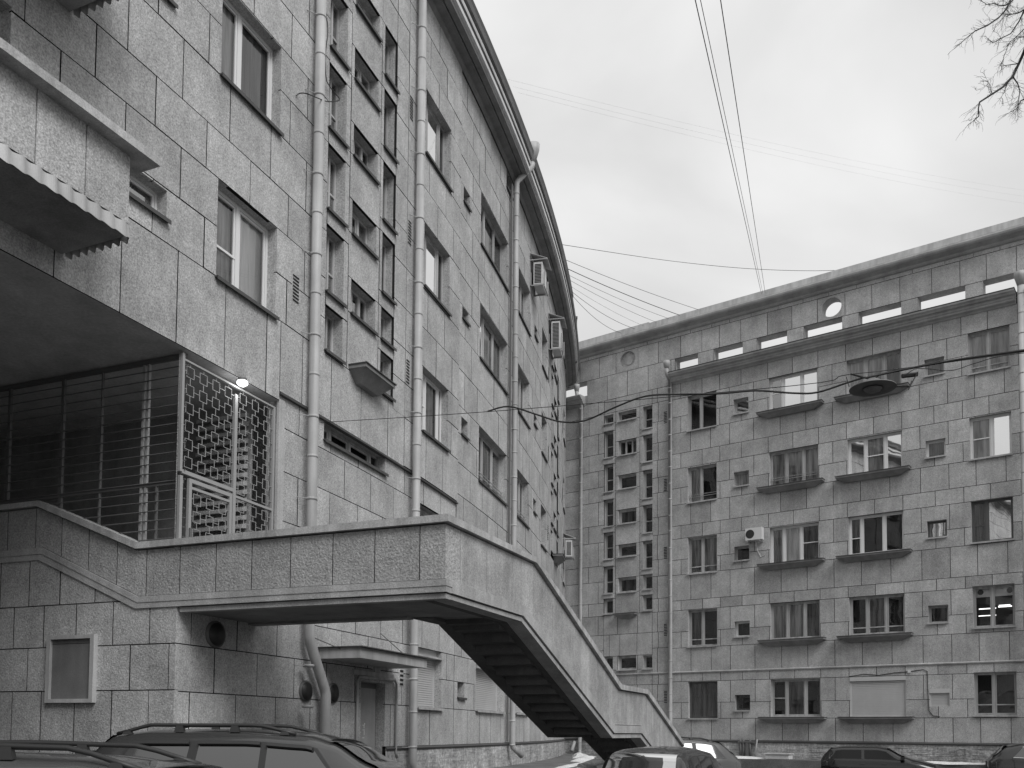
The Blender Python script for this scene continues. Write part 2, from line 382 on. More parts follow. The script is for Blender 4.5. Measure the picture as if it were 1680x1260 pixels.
# ------------------------------------------------------------------ windows
def window(surf, u0, u1, z0, z1, off, parent, mull=(0.5,), transom={}, mats='wood', fill={}, vent=None, sill=True, low=None, name='window', rails=False, depthz=0.06):
    """off: outer face of frame. mull: fractions of mullions; fill: leaf index -> curtain/net/mirror/half/dark_curtain"""
    fm = M[mats] if isinstance(mats, str) else mats
    fw = 0.055 if (u1-u0) > 0.8 else 0.04
    b = Buf()
    sbox(b, surf, u0, u0+fw, z0, z1, off-depthz, off); sbox(b, surf, u1-fw, u1, z0, z1, off-depthz, off)
    sbox(b, surf, u0+fw, u1-fw, z0, z0+fw, off-depthz, off); sbox(b, surf, u0+fw, u1-fw, z1-fw, z1, off-depthz, off)
    ed = [u0+fw]
    for f in mull:
        c = u0+(u1-u0)*f; sbox(b, surf, c-fw*0.75, c+fw*0.75, z0+fw, z1-fw, off-depthz, off+0.004); ed += [c-fw*0.75, c+fw*0.75]
    ed.append(u1-fw); leaves = [(ed[2*i], ed[2*i+1]) for i in range(len(ed)//2)]
    sw = 0.038
    for i, (a_, c_) in enumerate(leaves):
        if c_-a_ > 0.36:
            sbox(b, surf, a_+0.006, a_+0.006+sw, z0+fw+0.006, z1-fw-0.006, off-0.05, off-0.012); sbox(b, surf, c_-0.006-sw, c_-0.006, z0+fw+0.006, z1-fw-0.006, off-0.05, off-0.012)
            sbox(b, surf, a_+0.006+sw, c_-0.006-sw, z0+fw+0.006, z0+fw+0.006+sw, off-0.05, off-0.012); sbox(b, surf, a_+0.006+sw, c_-0.006-sw, z1-fw-0.006-sw, z1-fw-0.006, off-0.05, off-0.012)
        if i in transom:
            zt = z0+(z1-z0)*transom[i]; sbox(b, surf, a_, c_, zt-0.02, zt+0.02, off-depthz+0.005, off-0.003)
        if low: 
            zt = z0+(z1-z0)*low; sbox(b, surf, a_, c_, zt-0.022, zt+0.022, off-depthz+0.005, off-0.003)
    # dark back of the room
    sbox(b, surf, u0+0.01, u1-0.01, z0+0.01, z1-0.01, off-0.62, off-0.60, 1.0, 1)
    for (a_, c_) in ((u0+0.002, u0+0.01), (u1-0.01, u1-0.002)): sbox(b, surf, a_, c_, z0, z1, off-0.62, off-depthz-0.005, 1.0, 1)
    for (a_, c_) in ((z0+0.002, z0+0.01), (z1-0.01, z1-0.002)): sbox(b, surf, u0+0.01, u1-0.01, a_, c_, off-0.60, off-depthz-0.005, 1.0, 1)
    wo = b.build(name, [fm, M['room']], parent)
    for i, (a_, c_) in enumerate(leaves):
        k = fill.get(i)
        g = M['glass_mirror'] if k == 'mirror' else M['glass_half'] if k == 'half' else M['glass']
        pb = Buf(); pb.add([surf.P(a_, z0+fw, off-0.03), surf.P(c_, z0+fw, off-0.03), surf.P(c_, z1-fw, off-0.03), surf.P(a_, z1-fw, off-0.03)], [(0, 1, 2, 3)])
        pb.build('pane', g, wo)
        if k in ('curtain', 'net', 'dark_curtain'):
            cb = Buf(); nn = 12
            V = []; F = []
            for q in range(nn+1):
                uu = a_+(c_-a_)*q/nn; oo = off-0.10+0.018*math.sin(q*1.9+a_*3)
                V += [surf.P(uu, z0+fw, oo), surf.P(uu, z1-fw, oo)]
            for q in range(nn): F.append((2*q, 2*q+2, 2*q+3, 2*q+1))
            cb.add(V, F); cb.build('curtain', M[k], wo)
    if rails:
        rb = Buf()
        for zz in (z0+0.28, z0+0.38): sbox(rb, surf, u0, u1, zz, zz+0.02, off+0.05, off+0.07)
        rb.build('rail', M['iron'], wo)
    return wo
def sill(surf, u0, u1, z, off, parent, proj=0.08, mat='dark_metal', th=0.025):
    b = Buf(); sbox(b, surf, u0-0.03, u1+0.03, z-th, z, off-0.15, off+proj); sbox(b, surf, u0-0.03, u1+0.03, z-0.06, z-th, off+proj-0.012, off+proj)
    return b.build('sill', M[mat], parent)
def tray(surf, u0, u1, ztop, off, parent, proj, inset=0.42, h=0.33, mat='render', back=0.0):
    b = Buf(); z0 = ztop-0.07; zb = ztop-h
    sbox(b, surf, u0, u1, z0, ztop, off, off+proj, 1.0, 0)
    P = surf.P
    V = [P(u0+0.03, z0, off), P(u1-0.03, z0, off), P(u1-0.03, z0, off+proj-0.04), P(u0+0.03, z0, off+proj-0.04)]
    W = [P(u0+inset, zb, off), P(u1-inset, zb, off), P(u1-inset, zb, off+proj*0.35), P(u0+inset, zb, off+proj*0.35)]
    hexa(b, W+V, 1.0, 0)
    sbox(b, surf, u0-0.02, u1+0.02, ztop, ztop+0.02, off, off+proj+0.03, 1.0, 1)
    return b.build('window_ledge', [M[mat], M['dark_metal']], parent)
def shutter(surf, u0, u1, z0, z1, off, parent, pitch=0.055):
    fr = Buf(); sbox(fr, surf, u0, u1, z1-0.17, z1, off-0.05, off+0.09); sbox(fr, surf, u0, u0+0.05, z0, z1-0.17, off-0.05, off+0.03); sbox(fr, surf, u1-0.05, u1, z0, z1-0.17, off-0.05, off+0.03)
    o = fr.build('roller_shutter', M['shutter'], parent)
    b = Buf(); z = z0
    while z < z1-0.17-1e-6:
        zz = min(z+pitch, z1-0.17); sbox(b, surf, u0+0.05, u1-0.05, z, zz-0.012, off-0.03, off+0.012); z = zz
    sbox(b, surf, u0+0.05, u1-0.05, z0, z1-0.17, off-0.05, off-0.03)
    s = b.build('slat', M['shutter'], o); s['kind'] = 'stuff'
    return o

# ------------------------------------------------------------------ ground
b = Buf(); S = 600
b.add([(-S, -S, 0), (S, -S, 0), (S, S, 0), (-S, S, 0)], [(0, 1, 2, 3)])
structure(b.build('ground', M['asphalt']))

# ================================================================== curved building
LBd = thing('apartment_building', 'stone clad apartment building with a long curved front on the left', 'building', LS.P(-2, -EYE, 0))
zU = [6.03, 7.31, 8.13, 8.94, 9.71, 10.67, 11.50, 12.30, 13.14, 14.00, 14.85, 15.60, 16.34, 17.12, 17.9]
zM = [6.05, 7.17, 7.97, 8.76, 9.71, 10.67, 11.50, 12.32, 13.17, 14.00, 14.85, 15.60, 16.34, 17.12, 17.9]
zN = [5.45, 6.30, 7.15, 7.95, 8.71, 9.70, 10.67, 11.52, 12.31, 13.17, 13.98, 14.85, 15.60, 16.34, 17.12, 17.9]
zLow = [-1.10, -0.36, 0.57, 1.30, 1.98, 2.85, 3.75, 4.65, 5.44, 6.03]
zLowR = [-1.10, -0.36, 0.57, 1.30, 1.98, 2.85, 3.75, 4.65, 5.45]
jA = [-0.03+1.09*k for k in range(-30, 30)]; jB = [-0.57+1.09*k for k in range(-30, 30)]
holes = []     # (u0,u1,z0,z1,reveal)
wins = []
def W(u0, u1, z0, z1, **kw):
    rv = kw.pop('rev', 0.17); holes.append((u0, u1, z0, z1, rv)); wins.append((u0, u1, z0, z1, rv, kw))
gm = {0: 'curtain', 1: 'half'}
# tall living room windows by the first pipe
W(-10.09, -8.52, 7.29, 8.93, mull=(0.47,), transom={0: 0.42}, fill={0: 'curtain', 1: 'net'}, mats='white_frame')
W(-10.09, -8.50, 10.67, 12.28, mull=(0.42,), fill={0: 'curtain', 1: 'dark_curtain'}, mats='white_frame')
W(-10.09, -8.50, 14.0, 15.6, mull=(0.45,), fill={0: 'curtain'})
W(-11.95, -11.19, 7.63, 8.10, mull=(), fill={0: 'half'}, mats='white_frame'); W(-11.95, -11.17, 11.02, 11.50, mull=())
W(-16.9, -16.2, 7.63, 8.10, mull=()); W(-16.9, -16.2, 11.02, 11.50, mull=())
for z0, z1 in ((6.45, 8.99), (9.8, 12.3)):
    W(-14.75, -13.83, z0, z1, mull=(), fill={0: 'half'})
for z0, z1 in ((7.3, 8.9), (10.67, 12.28)): W(-20.2, -18.6, z0, z1, mull=(.5,), fill={0: 'curtain'})
def bay(ds):
    c1 = [(7.35, 8.26), (8.52, 9.87), (10.17, 11.50), (11.81, 13.14), (13.45, 14.76), (15.05, 15.6)]
    c3 = [(7.35, 8.26), (8.51, 9.23), (9.55, 10.90), (11.17, 12.50), (12.82, 14.15), (14.45, 15.61)]
    c2 = [(8.50, 9.23), (10.16, 10.88), (11.82, 12.50), (13.45, 14.14), (15.03, 15.61)]
    for i, (z0, z1) in enumerate(c1): W(-6.93+ds, -6.27+ds, z0, z1, mull=(0.62,), transom=({0: 0.45, 1: 0.45} if z1-z0 > 1 else {}), fill={0: 'curtain' if i % 2 else None, 1: 'half'}, rev=0.2)
    for i, (z0, z1) in enumerate(c3): W(-4.68+ds, -4.07+ds, z0, z1, mull=(0.55,), transom=({0: 0.45} if z1-z0 > 1 else {}), fill={0: 'dark_curtain', 1: 'half' if i % 2 else None}, rev=0.2)
    for i, (z0, z1) in enumerate(c2): W(-5.98+ds, -4.94+ds, z0, z1, mull=(0.6,) if i % 2 else (0.38, 0.7), fill={0: 'net' if i in (0, 2) else 'dark_curtain', 1: 'half'}, rev=0.2)
bay(0); bay(20.28)
W(-6.82, -4.27, 5.62, 6.02, mull=(0.2, 0.5, 0.85), rev=0.16)
for i, (z0, z1) in enumerate(((7.18, 8.77), (10.74, 12.33), (14.05, 15.68))):
    W(-2.47, -0.80, z0, z1, mull=(0.3, 0.78) if i else (0.36, 0.86), transom={0: 0.5} if i == 0 else {}, fill=({0: 'dark_curtain', 1: 'curtain'} if i == 0 else {0: 'mirror', 1: 'mirror'} if i == 1 else {0: 'curtain', 1: 'mirror'}), mats='wood' if i else 'white_frame')
    W(0.28, 0.80, (7.98, 11.17, 14.42)[i], (8.46, 11.50, 14.86)[i], mull=(), rev=0.34)
    W(8.95, 9.58, (7.92, 11.15, 14.42)[i], (8.43, 11.55, 14.86)[i], mull=(), rev=0.3)
for i, (z0, z1) in enumerate(((7.12, 8.72), (10.68, 12.29), (14.02, 15.58))):
    W(1.79, 4.75, z0, z1, mull=(0.33, 0.68), fill=({0: 'curtain', 1: 'curtain', 2: 'half'} if i == 0 else {0: 'mirror', 1: 'net', 2: 'curtain'} if i == 1 else {0: 'net', 1: 'dark_curtain'}), mats='wood', rails=(i == 0))
    W(6.16, 8.1, z0, z1, mull=(0.3, 0.7), fill={0: 'curtain', 1: 'net' if i == 2 else 'half'}, rails=(i == 0))
    W(10.62, 12.0, z0-0.06, z1-0.1, mull=(0.5,), fill={0: 'dark_curtain'})
    W(19.4, 20.7, z0-0.06, z1-0.1, mull=(0.5,), fill={0: 'curtain'})
W(4.47, 5.2, 17.3, 17.88, mull=())
upper_h = list(holes)
# ground floor openings
low_h = []
lowwins = []
def WL(u0, u1, z0, z1, kind, rev=0.2): low_h.append((u0, u1, z0, z1, rev)); lowwins.append((u0, u1, z0, z1, rev, kind))
WL(-2.50, -0.93, 0.55, 1.98, 'shutter'); WL(0.22, 0.80, 0.88, 1.30, 'small', 0.3); WL(1.76, 4.62, 0.58, 1.98, 'shutter'); WL(6.2, 8.1, 0.60, 1.98, 'shutter')
WL(8.95, 9.58, 0.88, 1.30, 'small'); WL(10.6, 12.0, 0.6, 1.98, 'shutter')
WL(-2.50, -0.93, 4.1, 5.44, 'louvre'); 
WL(6.2, 8.1, 4.1, 5.40, 'win'); WL(1.9, 4.5, 4.1, 5.40, 'win'); WL(10.6, 12.0, 4.1, 5.40, 'win')
WL(-5.22, -4.12, -1.10, 1.02, 'door', 0.22)
for ds in (0, 20.28):
    for a_, c_ in ((-6.93, -6.27), (-5.98, -4.94), (-4.68, -4.07)):
        if ds: WL(a_+ds, c_+ds, 3.05, 3.7, 'win')
grille_hole = (-10.72, -8.35, 1.98, 5.99, 0.02)
mats2 = [M['mortar'], M['stone']]
D = 0.055
# backing sheets
wall_sheet(LS, [(-30, -0.03, 6.03, 17.9)], [h for h in upper_h if h[1] <= -0.03 and h[2] > 6.03], -D, mats2, LBd, 'wall')
wall_sheet(LS, [(-0.03, 23.6, 5.45, 17.9)], [h for h in upper_h if h[0] >= -0.03], -D-0.04, mats2, LBd, 'wall')
slot = [h for h in upper_h if h[3] <= 6.03]
wall_sheet(LS, [(-10.72, -0.03, -1.9, 6.03)], [h for h in low_h if h[1] < 0]+slot+[grille_hole], -D-0.05, mats2, LBd, 'wall')
wall_sheet(LS, [(-0.03, 23.6, -1.9, 5.45)], [h for h in low_h if h[1] > 0], -D-0.05, mats2, LBd, 'wall')
blk = []
def addb(lst, off):
    for r in lst: blk.append((r[0], r[1], r[2], r[3], off))
addb(lay(-30, -7.30, zU[1:], jA, jB, 1), 0); addb(lay(-30, -8.35, [5.865, 7.31], jA, jB), 0); addb(lay(-8.35, -7.30, [6.03, 7.31], jA, jB), 0)
# bay one: jambs and the middle column
def bayblocks(ds, zl, off, left=-7.30, right=-3.45):
    addb(lay(left+ds, -6.93+ds, zl, [], []), off)
    c1 = [7.31, 8.26, 8.52, 9.87, 10.17, 11.50, 11.81, 13.14, 13.45, 14.76, 15.05, 15.6, 16.34, 17.12, 17.9]
    for a_, c_ in zip(c1[:-1], c1[1:]): blk.append((-6.93+ds, -6.10+ds, a_, c_, off))
    c3 = [7.31, 8.26, 8.51, 9.23, 9.55, 10.90, 11.17, 12.50, 12.82, 14.15, 14.45, 15.61, 16.34, 17.12, 17.9]
    for a_, c_ in zip(c3[:-1], c3[1:]): blk.append((-4.80+ds, -4.07+ds, a_, c_, off))
    c2 = [7.31, 8.50, 9.23, 10.16, 10.88, 11.82, 12.50, 13.45, 14.14, 15.03, 15.61, 16.34, 17.12, 17.9]
    for a_, c_ in zip(c2[:-1], c2[1:]): blk.append((-6.10+ds, -4.80+ds, a_, c_, off))
    addb(lay(-4.07+ds, right+ds, zl, [], []), off)
bayblocks(0, [z for z in zM if z > 7], 0)
addb(lay(-7.30, -3.45, [6.03, 7.31], [-6.67, -5.49, -4.28], []), 0)
addb(lay(-4.07, -3.45, [7.17, 7.31], [], []), 0)
addb(lay(-3.45, -0.03, zM, jA, jB, 0), 0)
zN2 = [z for z in zN if z > 7.0]
addb(lay(-0.03, 12.98, zN, jB, jA, 0), -0.04)
bayblocks(20.28, zN2, -0.04)
addb(lay(12.98, 16.83, [5.45, 6.30, 7.15], jA, jB), -0.04)
addb(lay(16.83, 23.6, zN, jA, jB), -0.04)
masonry(LS, blk, upper_h, LBd, 'stone_panel', 'stone_panel_field', 0.0095, D)
blk = []
addb(lay(-10.72, -0.03, zLow, [j-0.55 for j in jA], [j-0.55 for j in jB], 1), -0.05)
blk2 = blk; blk = []
addb(lay(-0.03, 23.6, zLowR, jA, jB, 1), -0.05)
# lower course pieces: plinth is plastered, so skip below -0.36
lowblk = [r for r in blk2+blk if r[2] >= -0.37]
hl = low_h+slot+[grille_hole]
keep = lowblk
# (the 300 largest panels above are single parts; the lower storey is one more facing)
masonry(LS, keep, hl, LBd, 'facing_panel', 'facing_panel_field', 0.0085, D)
# plinth
pb = Buf(); 
def plin(u0, u1, hs=()):
    xs, zs, occ = cells([(u0, u1, -1.9, -0.40)], list(hs))
    for (i, j) in occ:
        U = us(LS, xs[i], xs[i+1])
        for a_, c_ in zip(U[:-1], U[1:]): pb.add([LS.P(a_, zs[j], -0.02), LS.P(c_, zs[j], -0.02), LS.P(c_, zs[j+1], -0.02), LS.P(a_, zs[j+1], -0.02)], [(0, 1, 2, 3)])
plin(-10.72, -5.22); pb.build('plinth', M['plinth'], LBd); pb = Buf(); plin(-4.12, 23.3); pb.build('plinth', M['plinth'], LBd)
pb = Buf(); sweep(pb, LS, [(-0.05, -0.44), (0.0, -0.44), (0.02, -0.40), (-0.03, -0.36)], -10.7, -5.25); pb.build('plinth_ledge', M['dark_metal'], LBd); pb = Buf(); sweep(pb, LS, [(-0.05, -0.44), (0.0, -0.44), (0.02, -0.40), (-0.03, -0.36)], -4.1, 23.2)
pb.build('plinth_ledge', M['dark_metal'], LBd)
# eave
pb = Buf()
sweep(pb, LS, [(0.0, 17.88), (0.05, 17.93), (0.08, 18.0), (0.29, 18.03), (0.30, 18.07), (0.32, 18.07), (0.33, 18.03), (0.47, 18.06), (0.49, 18.14)], -30, 23.4)
sweep(pb, LS, [(0.55, 18.30), (0.52, 18.36), (0.57, 18.40)], -30, 23.4)
sweep(pb, LS, [(0.57, 18.52), (0.55, 18.60), (0.62, 18.62), (0.66, 18.72)], -30, 23.4)
pb.build('cornice', M['cornice'], LBd)
pb = Buf(); sweep(pb, LS, [(0.49, 18.14), (0.55, 18.18), (0.55, 18.30)], -30, 23.4); sweep(pb, LS, [(0.57, 18.40), (0.585, 18.46), (0.57, 18.52)], -30, 23.4)
pb.build('cornice_trim', M['light_trim'], LBd)
pb = Buf(); sweep(pb, LS, [(0.66, 18.72), (0.68, 18.84), (0.60, 18.92), (-1.5, 19.5), (-12, 19.9)], -30, 15.2); sweep(pb, LS, [(0.62, 18.72), (0.64, 18.78), (0.58, 18.84), (-1.5, 19.4), (-12, 19.8)], 15.2, 23.0)
pb.build('roof', [M['dark_metal']], LBd)
pb = Buf()  # closing walls behind
sbox(pb, LS, -30, -29.8, -1.9, 18.5, -12, -0.1); sbox(pb, LS, -30, 23, -1.9, 18.5, -12, -11.8)
pb.build('rear_wall', M['stone'], LBd)
# drip moulding under the overhang
pb = Buf(); sweep(pb, LS, [(-0.08, 5.985), (0.02, 5.985), (0.02, 6.02), (-0.08, 6.02)], -8.33, -0.03, True)
pb.build('drip_moulding', M['dark_metal'], LBd)
# windows of the curved building
for (u0, u1, z0, z1, rv, kw) in wins:
    off = (0 if u0 < -0.03 and z0 > 6.03 else -0.05)-D-rv+0.03
    wo = window(LS, u0, u1, z0, z1, off, LBd, **kw)
    sill(LS, u0, u1, z0+0.012, (0 if u0 < -0.03 and z0 > 6.03 else -0.05), wo, 0.07)
for (u0, u1, z0, z1, rv, kind) in lowwins:
    off = -0.05-D-rv+0.03
    if kind == 'shutter':
        so_ = shutter(LS, u0, u1, z0, z1, off, LBd); sill(LS, u0, u1, z0+0.012, -0.05, so_, 0.09, 'metal')
        lb = Buf(); sbox(lb, LS, u0, u1, z1-0.20, z1-0.16, -0.24, -0.02); lb.build('shutter_hood', M['metal'], so_)
    elif kind in ('small', 'win'):
        wo = window(LS, u0, u1, z0, z1, off, LBd, mull=() if kind == 'small' else (0.5,), fill={0: 'curtain'}); sill(LS, u0, u1, z0+0.012, -0.05, wo, 0.07)
    elif kind == 'louvre':
        wo = window(LS, u0, u1, z0, z1, off, LBd, mull=())
        z = z0+0.1
        while z < z1-0.05:
            q = Buf(); hexa(q, [LS.P(u0+.03, z, off), LS.P(u1-.03, z, off), LS.P(u1-.03, z-.06, off+.08), LS.P(u0+.03, z-.06, off+.08), LS.P(u0+.03, z+.02, off), LS.P(u1-.03, z+.02, off), LS.P(u1-.03, z-.04, off+.08), LS.P(u0+.03, z-.04, off+.08)])
            q.build('slat', M['iron_dark'], wo); z += 0.11
# spandrel trays
for ds, off in ((0, 0.0), (20.28, -0.04)):
    tray(LS, -6.02+ds, -4.74+ds, 7.40, off, LBd, 0.40, 0.26, 0.30, 'cornice')
# vents
def vent(surf, u0, u1, z0, z1, off, parent, n=8):
    b = Buf(); sbox(b, surf, u0, u1, z0, z1, off-0.03, off+0.004, 1, 0)
    for i in range(n):
        za = z0+(z1-z0)*(i+0.25)/n; sbox(b, surf, u0+0.02, u1-0.02, za, za+(z1-z0)/n*0.5, off+0.004, off+0.012, 1, 1)
    b.build('vent', [M['stone'], M['mortar']], parent)
for z in (7.83,): vent(LS, -8.04, -7.82, z, z+0.52, 0.0, LBd)
for z in (8.0, 11.3, 14.3): vent(LS, -3.42, -3.22, z, z+0.58, 0.0, LBd)
vent(LS, -3.42, -3.22, 1.0, 1.6, -0.05, LBd, 6)
for z in (7.6, 10.8, 14.0): vent(LS, 12.3, 12.55, z, z+0.6, -0.04, LBd); vent(LS, 18.6, 18.9, z, z+0.6, -0.04, LBd)
# downpipes
def pipe(surf, u, ztop, zbot, off, r, parent, foot=None, head=None, clamps=1.55, name='downpipe'):
    b = Buf(); P = surf.P
    pts = [P(u, ztop, off)]
    if head: pts = head+pts
    pts += foot if foot else [P(u, zbot+0.12, off), P(u+0.02, zbot, off+0.03), P(u+0.12, zbot-0.14, off+0.18)]
    tube_pts(b, pts, r, 12)
    o = b.build(name, M['metal'], parent, True)
    z = ztop-0.4; k = 0
    while z > zbot+0.3:
        c = Buf(); tube_pts(c, [P(u, z, off), P(u, z+0.05, off)], r*1.07, 12)
        tube_pts(c, [P(u-0.25, z+0.02, 0.0), P(u-0.05, z+0.02, off)], 0.008, 5)
        c.build('clamp', M['metal'], o, True)
        if k % 1 == 0:
            c = Buf(); tube_pts(c, [P(u, z-0.75, off), P(u, z-0.70, off)], r*1.04, 12); c.build('collar', M['metal'], o, True)
        z -= clamps
    return o
p1 = pipe(LS, -7.50, 18.6, 0, 0.15, 0.098, LBd, foot=[LS.P(-7.50, 1.72, 0.15), LS.P(-7.46, 1.60, 0.15), LS.P(-6.95, 0.78, 0.15), LS.P(-6.90, 0.66, 0.15), LS.P(-6.90, -1.0, 0.15), LS.P(-6.85, -1.2, 0.3)])
p2 = pipe(LS, -3.09, 18.6, -0.95, 0.15, 0.098, LBd, foot=[LS.P(-3.09, -0.72, 0.15), LS.P(-3.05, -0.85, 0.17), LS.P(-2.72, -1.0, 0.42)])
b = Buf(); tube_pts(b, [LS.P(5.36, 19.15, 0.64), LS.P(5.36, 18.95, 0.64), LS.P(5.36, 18.55, 0.60)], [0.20, 0.18, 0.10], 14)
p3 = pipe(LS, 5.05, 17.75, -0.55, 0.15, 0.092, LBd, head=[LS.P(5.36, 18.56, 0.60), LS.P(5.34, 18.4, 0.59), LS.P(5.10, 17.85, 0.18)], foot=[LS.P(5.05, -0.35, 0.15), LS.P(5.08, -0.5, 0.17), LS.P(5.35, -0.78, 0.40)])
b.build('hopper', M['metal'], p3, True)
# short grey pipe behind third downpipe
b = Buf(); tube_pts(b, [LS.P(4.85, -0.3, 0.04), LS.P(4.85, 17.6, 0.04)], 0.035, 6); b.build('conduit', M['iron_dark'], LBd)
# canopy over the ground floor door
b = Buf(); sbox(b, LS, -6.85, -3.95, 1.36, 1.56, -0.05, 0.86, 1, 0)
sbox(b, LS, -6.90, -3.90, 1.565, 1.585, -0.05, 0.93, 1, 1); 
cn = b.build('canopy', [M['metal'], M['dark_metal']], LBd)
b = Buf(); tube_pts(b, [LS.P(-6.8, 1.5, 0.5), LS.P(-7.1, 1.75, -0.04)], 0.012, 5); tube_pts(b, [LS.P(-4.4, 1.57, 0.6), LS.P(-4.4, 2.1, -0.04)], 0.012, 5); b.build('stay', M['iron_dark'], cn)
# door
b = Buf(); sbox(b, LS, -5.22, -4.12, -1.10, 1.02, -0.31, -0.27); d0 = b.build('door_frame', M['iron_dark'], LBd)
b = Buf(); sbox(b, LS, -5.10, -4.22, -1.10, 0.90, -0.27, -0.23); dl = b.build('door', M['door'], LBd)
b = Buf(); sbox(b, LS, -5.06, -5.0, -0.25, -0.08, -0.23, -0.18); b.build('handle', M['black_plastic'], dl)
b = Buf()
for (du, z, w_, h_) in ((-5.02, -0.05, .16, .012), (-5.0, .1, .02, .07), (-5.0, -.18, .05, .012), (-4.80, .1, .09, .012), (-4.74, .04, .02, .08), (-4.79, .0, .1, .012), (-4.73, -.1, .02, .09), (-4.80, -.17, .09, .015), (-4.72, .12, .03, .03)):
    sbox(b, LS, du, du+w_, z, z+h_, -0.23, -0.227)
b.build('chalk_mark', M['mark'], dl)
b = Buf(); tube_pts(b, [LS.P(-5.45, -1.0, 0.0), LS.P(-5.45, 1.0, 0.0), LS.P(-5.38, 1.1, 0.0), LS.P(-3.75, 1.12, 0.0), LS.P(-3.66, 1.02, 0.0), LS.P(-3.66, -0.5, 0.0), LS.P(-3.58, -0.6, 0.0)], 0.03, 8); b.build('conduit', M['metal'], LBd, True)
b = Buf(); sbox(b, LS, -5.55, -3.75, 1.14, 1.24, -0.06, -0.02); sbox(b, LS, -4.7, -4.45, 1.24, 1.36, -0.06, 0.0); b.build('conduit_box', M['metal'], LBd)
def round_vent(u, z, r=0.2):
    b = Buf(); tube_pts(b, [LS.P(u, z, -0.1), LS.P(u, z, -0.01)], r, 16); o = b.build('round_vent', M['iron_dark'], LBd, True)
    b = Buf(); tube_pts(b, [LS.P(u, z, -0.01), LS.P(u, z, 0.0)], r*0.85, 16); b.build('round_vent_cap', M['black_plastic'], o, True)
round_vent(-6.35, 0.72); round_vent(-7.3, 0.72); round_vent(-9.85, 1.52, 0.22)
# passage under the building: soffit, side walls
b = Buf()
U = us(LS, -30, -8.2)
for a_, c_ in zip(U[:-1], U[1:]): b.add([LS.P(a_, 5.86, -0.0), LS.P(c_, 5.86, 0.0), LS.P(c_, 5.86, -9), LS.P(a_, 5.86, -9)], [(0, 3, 2, 1)])
b.build('passage_soffit', M['passage'], LBd)
b = Buf()
U = us(LS, -30, -8.35)
for a_, c_ in zip(U[:-1], U[1:]): b.add([LS.P(a_, 5.86, -D), LS.P(c_, 5.86, -D), LS.P(c_, 6.04, -D), LS.P(a_, 6.04, -D)], [(0, 1, 2, 3)])
b.build('fascia', M['stone'], LBd)
b = Buf(); sbox(b, LS, -30, -18, -1.9, 5.86, -9, -0.1); b.build('passage_wall', M['stone'], LBd)
# stair hall behind the screens
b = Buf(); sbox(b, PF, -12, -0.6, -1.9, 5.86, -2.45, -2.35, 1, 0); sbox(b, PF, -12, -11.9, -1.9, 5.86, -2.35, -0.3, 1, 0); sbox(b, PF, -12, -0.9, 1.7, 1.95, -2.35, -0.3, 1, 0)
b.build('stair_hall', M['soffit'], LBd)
b = Buf(); sbox(b, LS, -8.35, -8.18, 1.98, 5.90, -0.25, 0.0); b.build('pilaster', M['render'], LBd)
z = 2.05
for k in range(24):
    b = Buf(); hexa(b, [PF.P(-1.7, z, -2.34), PF.P(-0.62, z, -2.34), PF.P(-0.62, z-.02, -2.22), PF.P(-1.7, z-.02, -2.22), PF.P(-1.7, z+.09, -2.34), PF.P(-0.62, z+.09, -2.34), PF.P(-0.62, z+.05, -2.22), PF.P(-1.7, z+.05, -2.22)])
    b.build('wall_slat', M['render'], LBd); z += 0.155

# balconies
def balcony(zb, s0=-21.0, s1=-12.97):
    o1 = 1.15
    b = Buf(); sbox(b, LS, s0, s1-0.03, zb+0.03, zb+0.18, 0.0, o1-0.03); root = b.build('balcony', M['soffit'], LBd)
    js = [s0]+[s for s in [-20.4-0.0+0.67*k for k in range(20)] if s < s1-0.2]
    js = [s0]+[-14.304-0.67*k for k in range(9, -1, -1)]+[-13.634, s1]
    for a_, c_ in zip(js[:-1], js[1:]):
        if c_-a_ < 0.05: continue
        q = Buf(); sbox(q, LS, a_+0.008, c_-0.008, zb+0.20, zb+1.08, o1-0.12, o1, rnd.uniform(.95, 1.08)); q.build('panel', M['stone'], root)
    q = Buf(); sbox(q, LS, s1-0.12, s1-0.004, zb+0.20, zb+1.08, 0.0, o1-0.125); q.build('side_panel', M['stone'], root)
    q = Buf(); sbox(q, LS, s0, s1-0.01, zb+0.22, zb+1.06, o1-0.13, o1-0.03); q.build('backing', M['mortar'], root)
    q = Buf(); sbox(q, LS, s0-.2, s1+0.30, zb+1.08, zb+1.19, o1-0.22, o1+0.20); sbox(q, LS, s1-0.20, s1+0.30, zb+1.08, zb+1.19, 0.0, o1-0.22); q.build('coping', M['coping'], root)
    # corrugated drip sheets
    def sheet(pa, pb, n, out):
        V = []; F = []; m = n*10
        for i in range(m+1):
            t = i/m; p = pa.lerp(pb, t); ph = 2*math.pi*n*t
            wv = 0.5-0.5*math.cos(ph)
            V.append(p+Vector((0, 0, 0.175))+out*(0.04*wv-0.005)); V.append(p+out*(0.015+0.035*wv)+Vector((0, 0, 0.015-0.04*wv)))
        for i in range(m): F.append((2*i, 2*i+1, 2*i+3, 2*i+2))
        return V, F
    q = Buf()
    U = [s0+(s1-s0)*i/8 for i in range(9)]
    for a_, c_ in zip(U[:-1], U[1:]):
        pa, pb_ = LS.P(a_, zb, o1+0.005), LS.P(c_, zb, o1+0.005); ou = (LS.P(a_, zb, 2)-LS.P(a_, zb, 1)).normalized()
        V, F = sheet(pa, pb_, 5, ou); q.add(V, F)
    pa, pb_ = LS.P(s1+0.0, zb, o1), LS.P(s1+0.0, zb, 0.02); ou = (LS.P(s1+1, zb, 0)-LS.P(s1, zb, 0)).normalized()
    V, F = sheet(pa, pb_, 8, ou); q.add(V, F)
    q.build('corrugated_edge', M['metal'], root)
balcony(6.20); balcony(9.52)

